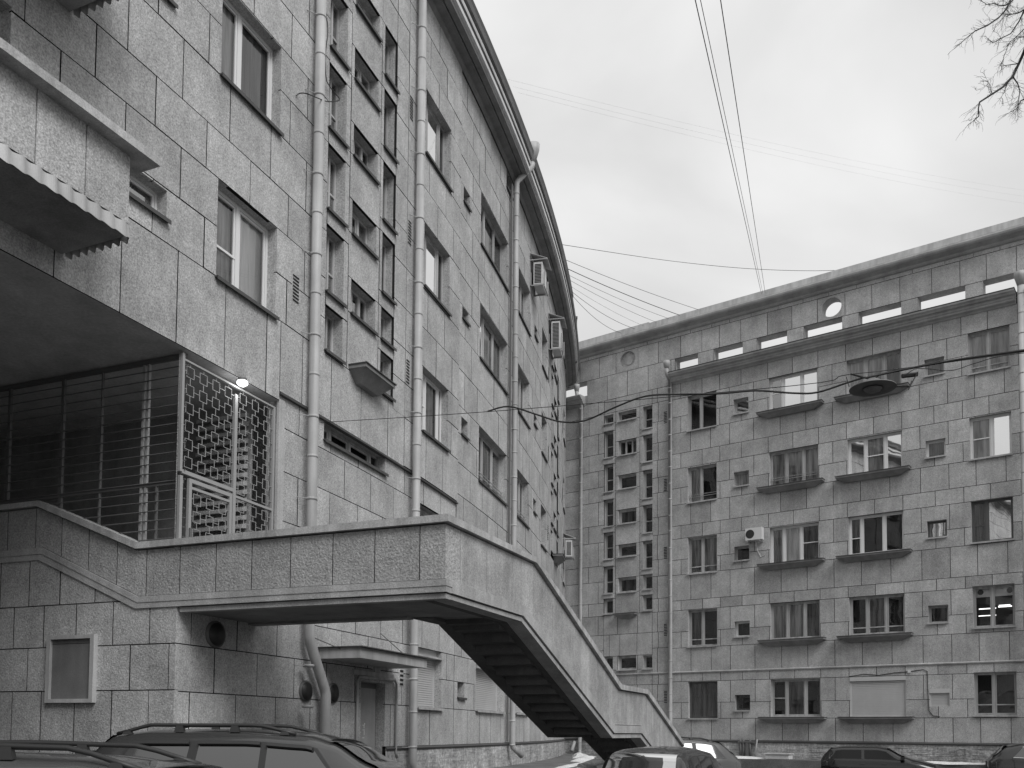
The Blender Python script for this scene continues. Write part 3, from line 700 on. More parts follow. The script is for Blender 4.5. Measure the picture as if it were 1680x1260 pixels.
# ================================================================== passage wall and outdoor staircase
ST = thing('outdoor_staircase', 'raised concrete landing with parapet and staircase descending along the curved building', 'staircase', PG.P(0, -EYE, -1))
copT = [(-12, 3.73), (-2.92, 3.73), (-0.80, 2.89), (4.6, 2.90)]
copB = [(-12, 3.64), (-2.96, 3.64), (-0.83, 2.79), (4.6, 2.80)]
panB = [(-12, 2.95), (-2.84, 2.95), (-0.79, 2.045), (4.6, 2.03)]
bndB = [(-12, 2.75), (-2.91, 2.75), (-0.84, 1.86), (4.6, 1.86)]
PW = LBd
# wall below the band (plane PF), rows of stone
rows = [(-1.9, -0.36, [-3.42, -2.77, -2.05, -1.28, -0.54]), (-0.36, 0.59, [-3.42, -2.77, -2.05, -1.28, -0.54]), (0.59, 1.30, [-3.80, -3.10, -2.40, -1.66, -0.93, -0.17]), (1.30, 1.99, [-4.1, -3.44, -2.77, -2.07, -1.30, -0.56]), (1.99, 3.0, [-3.78, -3.12, -2.44, -1.69])]
b = Buf(); strip(b, PF, [(-12, -1.9), (0.03, -1.9)], [(-12, 2.9), (-2.9, 2.9), (-0.82, 2.0), (0.03, 2.0)], -12, -0.075, -0.30, -0.085); b.build('passage_side_wall', M['mortar'], PW)
for zr0, zr1, js in rows:
    J = [-12+0.72*k for k in range(10)]; J = [j for j in J if j < js[0]-0.4]+js+[-0.047]
    for a_, c_ in zip(J[:-1], J[1:]):
        g = 0.009
        top = [(-12, min(zr1-g, 2.85)), (-1.1, min(zr1-g, 2.85)), (-0.9, min(zr1-g, 1.93)), (0.1, min(zr1-g, 1.93))]
        if zr1 > 2.5:
            # clipped by the sloping band
            top = [(-12, 2.80), (-2.9, 2.80), (-1.10, 2.03), (0.1, 2.03)]
            if a_ > -1.2: continue
            c_ = min(c_, -1.12)
        q = Buf(); strip(q, PF, [(-12, zr0+g), (0.1, zr0+g)], top, a_+g, c_-(g if c_ < -0.1 else 0), -0.085, rnd.uniform(-.003, .003), rnd.uniform(.9, 1.08), 0, (1, 1 if c_ < -0.1 else 0)); q.build('stone_block', [M['stone'], M['mortar']], PW)
# parapet panels, front
js = [-12+0.66*k for k in range(13)]; js = [j for j in js if j < -3.9]+[-3.66, -3.02, -2.44, -1.85, -1.25, -0.65, 0.0, 0.68, 1.33, 2.01, 2.72, 3.40, 4.10, 4.488]
for a_, c_ in zip(js[:-1], js[1:]):
    q = Buf(); g = 0.0065; strip(q, PF, [(u, z+0.012) for u, z in panB], [(u, z-0.02) for u, z in copB], a_+g, c_-(g if c_ < 4.48 else 0), -0.11, 0.0, rnd.uniform(.92, 1.06), 0, (1, 1 if c_ < 4.48 else 0)); q.build('parapet_panel', [M['rough_stone'], M['mortar']], ST)
b = Buf(); strip(b, PF, panB, copB, -12, 4.35, -0.16, -0.112); b.build('parapet_core', M['mortar'], ST)
b = Buf(); strip(b, PF, copB, copT, -12, 4.56, -0.20, 0.07); b.build('coping', M['coping'], ST)
b = Buf(); m1 = [(u, (z*0.48+zz*0.52)) for (u, z), (_, zz) in zip(panB, bndB)]
strip(b, PF, m1, panB, -12, 4.525, -0.15, 0.035); b.build('band', M['band'], ST); b = Buf(); strip(b, PF, bndB, m1, -12, 4.515, -0.15, 0.025); b.build('band', M['band'], ST)
stB = [(0.0, 1.775), (4.6, 1.775)]; stT = [(0.0, 1.845), (4.6, 1.845)]
b = Buf(); strip(b, PF, stB, stT, 0.0, 4.49, -0.15, -0.02); b.build('lower_band', M['band'], ST)
# landing slab (bridge) : along u 0..4.49, depth 1.9
b = Buf(); sbox(b, PF, -0.3, 4.40, 1.80, 2.0, -1.92, -0.05); sbox(b, PF, -0.3, 3.0, 1.765, 1.80, -1.92, -1.70)
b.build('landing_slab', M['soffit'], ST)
b = Buf(); sbox(b, PF, 0.05, 2.99, 2.0, 2.80, -1.92, -1.80); sbox(b, PF, 0.05, 2.99, 2.80, 2.895, -1.97, -1.74); b.build('rear_parapet', M['stair_panel'], ST)
# flight side, plane PG: v along, outward = +dF
gT = [(0.0, 2.90), (3.42, 2.93), (8.93, 1.07), (11.5, 1.07), (18.6, -1.02)]
gB = [(0.0, 2.80), (3.38, 2.84), (8.88, 0.955), (11.42, 0.96), (18.6, -1.14)]
gP = [(0.0, 2.03), (2.88, 2.05), (8.50, 0.155), (11.0, 0.155), (17.2, -1.78)]
gN = [(0.0, 1.86), (2.85, 1.88), (8.45, -0.02), (10.98, -0.02), (17.0, -1.90)]
gL = [(0.0, 1.78), (2.84, 1.79), (8.40, -0.13), (10.94, -0.13), (16.6, -1.90)]
js = [0.112, 0.48, 1.40, 2.42, 3.4, 4.4, 5.4, 6.41, 7.36, 8.25, 9.2, 10.3, 11.09, 12.1, 13.1, 14.1, 15.1, 16.2, 17.2]
for a_, c_ in zip(js[:-1], js[1:]):
    q = Buf(); g = 0.004 if a_ > 0.3 else 0.008; strip(q, PG, [(u, z+0.012) for u, z in gP], [(u, z-0.02) for u, z in gB], a_+(g if a_ > 0.2 else 0), c_-g, -0.11, 0.0, rnd.uniform(.97, 1.04)); q.build('parapet_panel', M['rough_stone' if a_ < 0.2 else 'stair_panel'], ST)
b = Buf(); strip(b, PG, gP, gB, 0.12, 17.0, -0.16, -0.112); b.build('parapet_core', M['mortar'], ST)
b = Buf(); strip(b, PG, gB, gT, 0.20, 18.6, -0.20, 0.072); b.build('coping', M['coping'], ST)
b = Buf(); strip(b, PG, gN, gP, 0.15, 17.0, -0.15, 0.037); b.build('band', M['band'], ST)
b = Buf(); strip(b, PG, gL, [(u, z-0.018) for u, z in gN], 0.15, 16.6, -0.26, 0.002); b.build('lower_band', M['band'], ST)
# stringers, inner side
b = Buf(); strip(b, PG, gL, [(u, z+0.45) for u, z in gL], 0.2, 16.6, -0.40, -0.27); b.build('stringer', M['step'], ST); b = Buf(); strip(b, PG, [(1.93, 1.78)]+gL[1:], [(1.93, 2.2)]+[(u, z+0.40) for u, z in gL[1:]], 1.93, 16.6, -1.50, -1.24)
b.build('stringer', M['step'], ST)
# inner parapet
b = Buf(); strip(b, PG, [(u, z) for u, z in gP], gB, 1.93, 17.0, -1.50, -1.38); b.build('rear_parapet', M['stair_panel'], ST)
b = Buf(); strip(b, PG, gB, gT, 1.93, 18.6, -1.55, -1.30); b.build('coping', M['coping'], ST)
# floor slabs and steps
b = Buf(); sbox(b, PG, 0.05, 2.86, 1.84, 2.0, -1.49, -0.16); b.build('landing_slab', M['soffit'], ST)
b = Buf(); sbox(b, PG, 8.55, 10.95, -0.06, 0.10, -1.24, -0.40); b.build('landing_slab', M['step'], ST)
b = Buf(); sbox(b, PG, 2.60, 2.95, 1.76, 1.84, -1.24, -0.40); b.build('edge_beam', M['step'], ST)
def steps(v0, z0, v1, z1, n):
    for i in range(n):
        va = v0+(v1-v0)*i/n; vb = v0+(v1-v0)*(i+1)/n; zt = z0+(z1-z0)*(i+1)/n
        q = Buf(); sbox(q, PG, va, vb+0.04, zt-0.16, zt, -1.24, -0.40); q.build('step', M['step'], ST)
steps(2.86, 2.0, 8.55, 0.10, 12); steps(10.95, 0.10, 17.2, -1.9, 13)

# ================================================================== screens
SC = thing('entrance_screen', 'pale metal lattice screen and gate of linked squares at the landing', 'gate', LS.P(-9.5, 0, 0))
def bar(b, P0, P1, t=0.012):
    tube_pts(b, [P0, P1], t, 4)
def ibox(name, u0, u1, z0, z1, o0=-0.11, o1=-0.06, mat='iron', par=SC):
    b = Buf(); sbox(b, LS, u0, u1, z0, z1, o0, o1); return b.build(name, M[mat], par)
ibox('post', -10.71, -10.66, 3.96, 5.82); ibox('post', -10.70, -10.64, 2.0, 3.90)
ibox('post', -9.47, -9.40, 2.0, 5.60); ibox('post', -8.42, -8.37, 2.0, 5.74)
ibox('rail', -10.66, -9.47, 3.94, 4.00); ibox('rail', -9.40, -8.42, 3.86, 3.90); ibox('rail', -10.66, -8.42, 5.71, 5.74)
gate = ibox('gate_frame', -10.50, -10.44, 2.02, 3.90); 
def gbox(u0, u1, z0, z1):
    b = Buf(); sbox(b, LS, u0, u1, z0, z1, -0.11, -0.06); b.build('gate_rail', M['iron'], gate)
gbox(-10.44, -9.55, 3.84, 3.90); gbox(-9.55, -9.49, 2.02, 3.90); gbox(-10.44, -9.55, 2.02, 2.08); gbox(-10.44, -9.55, 3.74, 3.78)
b = Buf(); sbox(b, LS, -10.49, -10.45, 2.95, 3.12, -0.06, -0.03); b.build('handle', M['iron_dark'], gate)
def lattice(u0, u1, z0, z1, par, pu=0.297, pz=0.268, s=0.165, u_start=None):
    nu = max(1, int(round((u1-u0)/pu))); pu = (u1-u0)/nu
    pz = (z1-z0)/max(1, round((z1-z0)/pz)); z = z1-pz*0.5
    while z > z0+0.05:
        for i in range(nu):
            uc = u0+pu*(i+0.5); b = Buf(); o = -0.085
            h = s/2
            c = [(uc-h, z-h), (uc+h, z-h), (uc+h, z+h), (uc-h, z+h)]
            c = [(u, max(z0, min(z1, zz))) for u, zz in c]
            for k in range(4):
                bar(b, LS.P(*c[k], o), LS.P(*c[(k+1) % 4], o), 0.0065)
            bar(b, LS.P(uc+h, z, o), LS.P(min(u1, uc+pu-h), z, o), 0.006)
            if i == 0: bar(b, LS.P(u0, z, o), LS.P(uc-h, z, o), 0.006)
            if z+pz < z1: bar(b, LS.P(uc, z+h, o), LS.P(uc, z+pz-h, o), 0.006)
            else: bar(b, LS.P(uc, z+h, o), LS.P(uc, z1, o), 0.006)
            b.build('lattice_square', M['iron'], par)
        z -= pz
lattice(-10.66, -9.47, 4.0, 5.71, SC); lattice(-9.40, -8.42, 3.90, 5.71, SC); lattice(-9.40, -8.42, 2.1, 3.86, SC); lattice(-10.44, -9.55, 2.08, 3.74, SC)
BR = thing('barred_screen', 'dark horizontal bars on upright posts filling the passage wall above the parapet', 'railing', PF.P(-3, 0.0, -0.2))
z = 2.95
while z < 5.8:
    b = Buf(); tube_pts(b, [PF.P(-11.8, z, -0.10), PF.P(-0.03, z, -0.10)], 0.010, 5); b.build('bar', M['iron_dark'], BR); z += 0.150
for u, r_, m_ in ((-0.93, .02, 'iron'), (-0.84, .02, 'iron'), (-1.80, .012, 'iron_dark'), (-2.65, .03, 'iron_dark'), (-3.87, .03, 'iron_dark'), (-5.0, .03, 'iron_dark'), (-6.2, .03, 'iron_dark'), (-0.62, 0.012, 'iron_dark')):
    b = Buf(); zb = lerpline(copT, u); sbox(b, PF, u-r_, u+r_, zb, 5.82 if u != -0.62 else 3.8, -0.16, -0.115); b.build('post', M[m_], BR)
b = Buf(); sbox(b, PF, -11.8, -0.1, 3.80, 3.86, -0.15, -0.112); b.build('rail', M['iron_dark'], BR)
b = Buf(); sbox(b, PF, -11.8, -0.1, 5.78, 5.85, -0.16, -0.10); b.build('rail', M['iron_dark'], BR)
# lit lamp under the overhang
LP = thing('ceiling_lamp', 'small bright lit lamp under the overhang above the lattice gate', 'lamp', LS.P(-9.45, 5.78, 0.03))
b = Buf(); tube_pts(b, [LS.P(-9.45, 5.855, 0.06), LS.P(-9.45, 5.80, 0.06)], 0.07, 12); b.build('lamp_base', M['iron_dark'], LP, True)
b = Buf(); tube_pts(b, [LS.P(-9.45, 5.80, 0.06), LS.P(-9.45, 5.76, 0.06), LS.P(-9.45, 5.72, 0.06)], [0.085, 0.09, 0.045], 12); b.build('bulb', M['lamp_on'], LP, True)
pl = bpy.data.lights.new('lamp_light', 'POINT'); pl.energy = 2.5; pl.shadow_soft_size = 0.05; po = bpy.data.objects.new('lamp_light', pl); COL.objects.link(po); po.location = LS.P(-9.45, 5.64, 0.10)

# notice board
NB = thing('notice_board', 'empty framed notice board on the stone wall under the landing', 'board', PF.P(-2.1, 0.4, 0.05))
b = Buf(); sbox(b, PF, -2.53, -1.68, 0.46, 1.42, 0.0, 0.03); b.build('back_panel', M['board'], NB)
b = Buf(); sbox(b, PF, -2.61, -2.53, 0.40, 1.48, 0.0, 0.08); sbox(b, PF, -1.68, -1.60, 0.40, 1.48, 0.0, 0.08); sbox(b, PF, -2.53, -1.68, 1.42, 1.48, 0.0, 0.08); sbox(b, PF, -2.53, -1.68, 0.40, 0.46, 0.0, 0.08); b.build('frame', M['wood'], NB)
b = Buf(); sbox(b, PF, -2.53, -1.68, 1.345, 1.352, 0.03, 0.034); b.build('seam', M['black_plastic'], NB)

# ================================================================== straight building
RB = thing('apartment_building', 'straight stone clad apartment block with pierced attic wall on the right', 'building', RS.P(-14, -EYE, 0))
UE = 2.0
zR = [-0.36, 0.67, 1.41, 2.40, 2.80, 3.99, 4.75, 5.77, 6.24, 7.47, 8.19, 9.20, 9.82, 10.84, 11.64, 12.58, 13.31, 14.30, 15.10, 15.97, 16.74]
jP = [-18.71, -17.62, -16.74, -15.70, -14.44, -13.32, -12.19, -11.01, -9.90, -8.78, -7.55, -6.50, -5.55, -4.5, -3.4, -2.3, -1.2, -0.1, 1.0]
jQ = [-18.21, -17.20, -16.27, -15.11, -13.89, -12.74, -11.59, -10.46, -9.28, -8.09, -7.03, -6.05, -5.00, -3.9, -2.9, -1.7, -0.6, 0.5]
zRl = [-0.36, 0.6, 1.5, 2.3, 2.80, 4.05, 4.82, 5.78, 6.43, 7.51, 8.32, 9.51, 10.38, 11.57, 12.32, 13.17, 14.03, 15.07, 16.03, 16.72, 17.96]
jl1 = [-24.2, -23.24, -22.13, -21.02, -19.95]; jl2 = [-23.8, -22.6, -22.0, -21.05, -19.9]
rh = []; rw = []
def WR(u0, u1, z0, z1, **kw):
    rv = kw.pop('rev', 0.17); rh.append((u0, u1, z0, z1, rv)); rw.append((u0, u1, z0, z1, rv, kw))
rb = [(14.29, 15.97), (10.84, 12.53), (7.45, 9.18), (4.02, 5.75), (0.66, 2.38)]
st = [dict(mull=(.42,), fill={}), dict(mull=(.42,), fill={0: 'curtain'}, rails=True), dict(mull=(.46,), fill={0: 'curtain', 1: 'curtain'}, low=0.2), dict(mull=(.46,), fill={0: 'dark_curtain'}, low=0.2), dict(mull=(.5,), fill={0: 'dark_curtain', 1: 'dark_curtain'}, mats='brown_frame')]
for (z0, z1), k in zip(rb, st): WR(-18.36, -16.90, z0, z1, **k)
for (z0, z1), k in zip([(14.64, 15.35), (11.27, 11.95), (7.84, 8.50), (4.36, 5.07), (1.02, 1.73)], [dict(fill={0: 'half'}), dict(fill={0: 'curtain'}), {}, dict(mats='white_frame'), dict(fill={}, mats='brown_frame')]): WR(-16.07, -15.35, z0, z1, mull=(), rev=0.2, **k)
st = [dict(mull=(.27, .66), transom={0: .55}, fill={0: 'half', 1: 'mirror', 2: 'mirror'}, mats='white_frame'), dict(mull=(.33, .68), fill={0: 'curtain', 1: 'curtain', 2: 'curtain'}, rails=True), dict(mull=(.27, .62), transom={2: .5}, fill={0: 'curtain', 1: 'net', 2: 'dark_curtain'}, mats='white_frame'), dict(mull=(.33, .68), fill={0: 'curtain', 1: 'curtain', 2: 'dark_curtain'}), dict(mull=(.3, .68), transom={0: .5}, fill={1: 'dark_curtain'}, mats='wood')]
for (z0, z1), k in zip([(14.43, 15.97), (11.02, 12.58), (7.53, 9.17), (4.14, 5.76), (0.74, 2.38)], st): WR(-14.40, -12.21, z0, z1, **k)
st = [dict(mull=(.33, .68), fill={0: 'curtain', 1: 'curtain', 2: 'dark_curtain'}), dict(mull=(.32, .68), transom={1: .48}, fill={0: 'mirror', 1: 'curtain', 2: 'mirror'}, mats='white_frame'), dict(mull=(.23, .64), transom={0: .45}, fill={0: 'dark_curtain'}, mats='white_frame'), dict(mull=(.32, .66), low=.2, fill={1: 'dark_curtain'})]
for (z0, z1), k in zip([(14.41, 15.99), (10.97, 12.55), (7.55, 9.20), (4.14, 5.77)], st): WR(-10.98, -8.77, z0, z1, **k)
rh.append((-10.98, -8.77, 0.73, 2.38, 0.17))
for (z0, z1), k in zip([(14.58, 15.28), (11.21, 11.92), (7.92, 8.62), (4.47, 5.18)], [dict(fill={0: 'dark_curtain'}), dict(fill={0: 'dark_curtain'}, mats='white_frame'), dict(fill={0: 'mirror'}, mats='brown_frame'), dict(fill={})]): WR(-7.88, -7.14, z0, z1, mull=(), **k)
rh.append((-7.88, -7.14, 1.13, 1.83, 0.17))
st = [dict(mull=(.48,), fill={0: 'curtain', 1: 'curtain'}, low=.18), dict(mull=(.52,), transom={0: .5}, fill={0: 'curtain', 1: 'mirror'}, mats='white_frame'), dict(mull=(.36,), transom={0: .42}, fill={0: 'dark_curtain', 1: 'mirror'}, mats='brown_frame'), dict(mull=(.46,), fill={}), dict(mull=(.46,), fill={}, low=.25)]
for (z0, z1), k in zip([(14.30, 15.97), (10.86, 12.55), (7.54, 9.22), (4.18, 5.83), (0.76, 2.44)], st): WR(-6.26, -4.79, z0, z1, **k)
for z0, z1 in rb: WR(-2.6, -1.1, z0, z1, mull=(.5,), fill={0: 'curtain'})
for z0, z1 in ((14.84, 15.96), (13.19, 14.51), (11.38, 12.76), (9.69, 11.04), (7.93, 9.28), (6.92, 7.63), (5.90, 6.63), (3.07, 3.72)): WR(-20.73, -20.23, z0, z1, mull=(), transom=({0: .45} if z1-z0 > 1 else {}), mats='wood', rev=.15)
for i, (z0, z1) in enumerate(((15.49, 15.96), (13.75, 14.50), (12.05, 12.76), (10.30, 11.02), (8.65, 9.27), (6.88, 7.62), (3.06, 3.74))): WR(-22.11, -21.09, z0, z1, mull=(.35, .7) if i == 1 else (), mats='wood', rev=.15, fill={0: 'dark_curtain'} if i % 2 else {})
for z0, z1 in ((15.50, 15.95), (13.76, 15.10), (12.03, 13.42), (10.27, 11.62), (8.62, 9.95), (6.89, 8.24), (5.88, 6.62), (3.06, 3.75)): WR(-22.91, -22.39, z0, z1, mull=(), transom=({0: .45} if z1-z0 > 1 else {}), mats='wood', rev=.15)
wall_sheet(RS, [(-25.6, -19.22, -1.9, 17.20), (-19.22, UE, -1.9, 17.20)], rh, -D, mats2, RB, 'wall')
blk = []
addb(lay(-19.22, UE, zR, jP, jQ, 1), 0.0)
# stair bay
zl = zRl
addb(lay(-25.6, -22.91, zl[:-1], jl1, jl2), 0); addb(lay(-20.23, -19.22, zl[:-1], jl1, jl2), 0)
addb([(a_, c_, 16.72, 17.965) for a_, c_ in zip([-23.94, -22.74, -21.6, -20.45], [-22.74, -21.6, -20.45, -19.22])], 0); addb([(-25.6, -23.94, 16.72, 17.22)], 0)
addb(lay(-22.91, -20.23, [5.80, 5.79][:0]+[-0.36, 0.6, 1.5, 2.3, 3.06, 3.75, 4.82, 5.80], jl1, jl2), 0)
for zc, a_, c_ in (([5.80, 6.62, 6.89, 8.24, 8.62, 9.95, 10.27, 11.62, 12.03, 13.42, 13.76, 15.10, 15.50, 16.03, 16.72], -22.91, -22.25), ([5.80, 6.88, 7.62, 8.65, 9.27, 10.30, 11.02, 12.05, 12.76, 13.75, 14.50, 15.49, 16.03, 16.72], -22.25, -20.90), ([5.80, 6.63, 6.92, 7.63, 7.93, 9.28, 9.69, 11.04, 11.38, 12.76, 13.19, 14.51, 14.84, 16.03, 16.72], -20.90, -20.23)):
    for p, q in zip(zc[:-1], zc[1:]): blk.append((a_, c_, p, q, 0))
# attic wall: thin screen with openings
AT = 0.55
ah = [(-25.6, -23.94, 17.22, 17.97), (-19.0, -17.83, 17.22, 17.96), (-17.02, -15.62, 17.22, 17.96), (-14.93, -13.55, 17.22, 17.96), (-12.79, -11.15, 17.22, 17.96), (-10.44, -8.75, 17.22, 17.97), (-8.08, -6.33, 17.22, 17.98), (-5.67, -4.0, 17.22, 17.98), (-3.3, -1.6, 17.22, 17.98), (-0.9, 0.9, 17.22, 17.98)]
def circ(cu, cz, r, n=28): return [(cu+r*math.cos(2*math.pi*i/n), cz+r*math.sin(2*math.pi*i/n)) for i in range(n)]
HC = [(-11.58, 18.50, 0.42), (-21.58, 18.54, 0.42)]
# rows above the lower cornice
addb([(a_, c_, 17.22, 17.96) for a_, c_ in zip([-23.94, -22.0, -21.05, -19.9], [-22.0, -21.05, -19.9, -19.0])][:0], 0)
row = []
ed = [h for h in ah]
piers = [(-19.22, -19.0)]+[(ah[i][1], ah[i+1][0]) for i in range(1, len(ah)-1)]+[(0.9, UE)]
for a_, c_ in piers: row.append((a_, c_, 17.22, 17.965, 0))
jt = [-24.36, -23.2, -22.25, -21.0, -19.9]+jP+[UE]
row2 = [(a_, c_, 17.965, 19.02, 0) for a_, c_ in zip([-25.6]+jt[:-1], jt)]
row3 = [(a_, c_, 19.02, 19.20, 0) for a_, c_ in zip([-25.6]+[j+0.5 for j in jt[:-1]], [j+0.5 for j in jt[:-1]]+[UE])]
ch = [(c[0]-c[2]-0.0, c[0]+c[2]+0.0, c[1]-c[2], c[1]+c[2]) for c in HC]
blk += row+row3+[r for r in row2 if not (r[0] < -11.58 < r[1] or r[0] < -21.58 < r[1])]
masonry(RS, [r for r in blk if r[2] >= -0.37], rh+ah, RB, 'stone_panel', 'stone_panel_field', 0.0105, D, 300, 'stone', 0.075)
# blocks with round holes
for (cu, cz, r) in HC:
    rr = [x for x in row2 if x[0] < cu < x[1]][0]; n = 32; thr = cu < -15
    x0, x1, z0, z1 = rr[0]+.012, rr[1]-.012, rr[2]+.012, rr[3]-.012
    b = Buf()
    ang = sorted([2*math.pi*i/n for i in range(n)]+[math.atan2(z-cz, x-cu) % (2*math.pi) for x in (x0, x1) for z in (z0, z1)])
    def outer(a_):
        dx, dz = math.cos(a_), math.sin(a_); t = 1e9
        if dx > 1e-9: t = min(t, (x1-cu)/dx)
        if dx < -1e-9: t = min(t, (x0-cu)/dx)
        if dz > 1e-9: t = min(t, (z1-cz)/dz)
        if dz < -1e-9: t = min(t, (z0-cz)/dz)
        return (cu+dx*t, cz+dz*t)
    m = len(ang); dp = 0.14 if thr else AT
    for i in range(m):
        a_, c_ = ang[i], ang[(i+1) % m]
        oa, oc = outer(a_), outer(c_); ia, ic = (cu+r*math.cos(a_), cz+r*math.sin(a_)), (cu+r*math.cos(c_), cz+r*math.sin(c_))
        b.add([RS.P(*ia, 0), RS.P(*oa, 0), RS.P(*oc, 0), RS.P(*ic, 0)], [(0, 1, 2, 3)])
        b.add([RS.P(*ia, 0), RS.P(*ic, 0), RS.P(*ic, -dp), RS.P(*ia, -dp)], [(0, 1, 2, 3)])
        b.add([RS.P(*ia, -dp), RS.P(*oa, -dp), RS.P(*oc, -dp), RS.P(*ic, -dp)], [(3, 2, 1, 0)])
    b.build('pierced_block', M['stone'], RB)
    if thr:
        b = Buf(); q = circ(cu, cz, r, n); V = [RS.P(u, z, -dp+0.002) for u, z in q]; b.add(V, [tuple(range(n))]); b.build('blind_disc', M['stone'], RB)
        b = Buf(); q = circ(cu, cz, r*0.55, n); V = [RS.P(u, z, -dp+0.002) for u, z in q]+[RS.P(u, z, -dp+0.03) for u, z in q]; b.add(V, [tuple(range(n, 2*n))]+[(i, (i+1) % n, n+(i+1) % n, n+i) for i in range(n)]); b.build('boss', M['stone'], RB)
# attic backing (behind stones), with holes
def sheet_holes():
    b = Buf(); hs = ah+[(c[0]-0.55, c[0]+0.55, 17.98, 19.0) for c in HC]
    xs, zs, occ = cells([(-25.6, UE, 17.2, 19.2)], hs)
    for (i, j) in occ:
        sbox(b, RS, xs[i], xs[i+1], zs[j], zs[j+1], -AT, -D, 1, 0)
    for h in ah:
        pass
    b.build('attic_core', M['stone'], RB)
sheet_holes()
pb = Buf(); sweep(pb, RS, [(0, 19.20), (.05, 19.22), (.10, 19.26), (.13, 19.31), (.24, 19.35), (.30, 19.38)], -25.7, UE, False, 0, 2.0); pb.build('cornice', M['moulding'], RB)
pb = Buf(); sweep(pb, RS, [(.30, 19.38), (.37, 19.40), (.43, 19.46), (.45, 19.53), (.43, 19.60), (.36, 19.62)], -25.5, UE, False, 0, 2.0); pb.build('gutter', M['moulding'], RB)
pb = Buf(); sweep(pb, RS, [(.36, 19.62), (.24, 19.63), (.24, 19.67), (.30, 19.68), (.25, 20.02), (-.30, 20.10), (-.36, 20.0), (-.36, 19.2)], -25.2, -20.3, False, 0, 2.0); sweep(pb, RS, [(.36, 19.62), (.24, 19.63), (.24, 19.67), (.29, 19.68), (.24, 19.97), (-.30, 20.05), (-.36, 19.95), (-.36, 19.2)], -20.3, UE, False, 0, 2.0); pb.build('roof_edge', M['metal'], RB)
# lower cornice
lc = [(0, 16.70), (.05, 16.71), (.09, 16.76), (.12, 16.77), (.22, 16.80), (.24, 16.87), (.28, 16.88), (.30, 16.96), (.41, 16.98), (.46, 17.04), (.52, 17.07), (.54, 17.13), (.50, 17.16), (-.4, 17.20)]
pb = Buf(); sweep(pb, RS, lc, -19.16, -4.55, False, 0, 2.0); pb.build('lower_cornice', M['moulding'], RB)
pb = Buf(); sweep(pb, RS, [(.54, 17.13), (.56, 17.17), (.50, 17.185), (-.4, 17.22)], -19.18, -4.53, False, 0, 2.0); pb.build('cornice_flashing', M['dark_metal'], RB)
pb = Buf(); sweep(pb, RS, lc, -4.1, UE, False, 0, 2.0); pb.build('lower_cornice', M['moulding'], RB); pb = Buf(); sweep(pb, RS, lc, -25.4, -24.05, False, 0, 2.0); pb.build('lower_cornice', M['moulding'], RB)
# flat roof behind attic, closing walls
pb = Buf(); sbox(pb, RS, -25.6, UE, 16.9, 17.1, -12, -0.1); sbox(pb, RS, -25.6, UE, -1.9, 16.9, -12, -11.8); sbox(pb, RS, UE-0.05, UE, -1.9, 17.0, -11.8, -0.1); pb.build('rear_wall', M['roof'], RB)
# string course and plinth
pb = Buf(); sweep(pb, RS, [(0, 2.78), (.05, 2.80), (.06, 2.84), (0, 2.88)], -25.4, UE, False, 0, 30); pb.build('string_course', M['band'], RB)
pb = Buf(); sweep(pb, RS, [(0, -0.42), (.07, -0.40), (.08, -0.36), (0, -0.30)], -25.4, UE, False, 0, 30); pb.build('plinth_ledge', M['dark_metal'], RB)
pb = Buf(); sbox(pb, RS, -25.4, UE, -1.9, -0.42, -0.1, 0.01); pb.build('plinth', M['plinth'], RB)
# thin brick courses in the plinth
pb = Buf(); z = -0.50
while z > -1.2:
    u = -12.6
    while u < UE:
        L_ = rnd.uniform(.22, .30); 
        if rnd.random() < .8: sbox(pb, RS, u, u+L_-.02, z-.055, z, 0.012, 0.012+rnd.uniform(.004, .030), rnd.uniform(.85, 1.1))
        u += L_
    z -= 0.075
o = pb.build('brick_field', M['plinth'], RB); o['kind'] = 'stuff'
for (u0, u1, z0, z1, rv, kw) in rw:
    off = -D-rv+0.03
    wo = window(RS, u0, u1, z0, z1, off, RB, **kw)
    if not (-14.5 < u0 < -12 or -11 < u0 < -8.7): sill(RS, u0, u1, z0+0.012, 0, wo, 0.09, 'metal' if u0 > -20 else 'render')
# lintel strips between stair windows
for a_, c_, zs_ in ((-22.91, -22.39, (6.62, 8.24, 9.95, 11.62, 13.42, 15.10)), (-20.73, -20.23, (6.63, 7.63, 9.28, 11.04, 12.76, 14.51))):
    for zz in zs_:
        b = Buf(); sbox(b, RS, a_-.06, c_+.03, zz+.04, zz+.24, -.02, .03); b.build('lintel', M['render'], RB)
# RG4: lit laboratory ceiling seen through the window
b = Buf()
for (ua, ub, za, zb_) in ((-6.10, -5.50, 4.95, 4.99), (-5.42, -4.95, 4.99, 5.03), (-6.12, -5.5, 4.68, 4.71), (-5.4, -5.0, 5.05, 5.08)):
    sbox(b, RS, ua, ub, za, zb_, -0.45, -0.43)
b.build('tube_light', M['tube_on'], RB)
b = Buf(); sbox(b, RS, -6.2, -4.85, 5.42, 5.78, -0.36, -0.34, 1, 0)
for cu in (-6.02, -5.0): 
    q = circ(cu, 5.62, .11, 14); b.add([RS.P(u, z, -.335) for u, z in q], [tuple(range(14))], 1, 1)
b.build('ceiling_panel', [M['white_frame'], M['black_plastic']], RB)
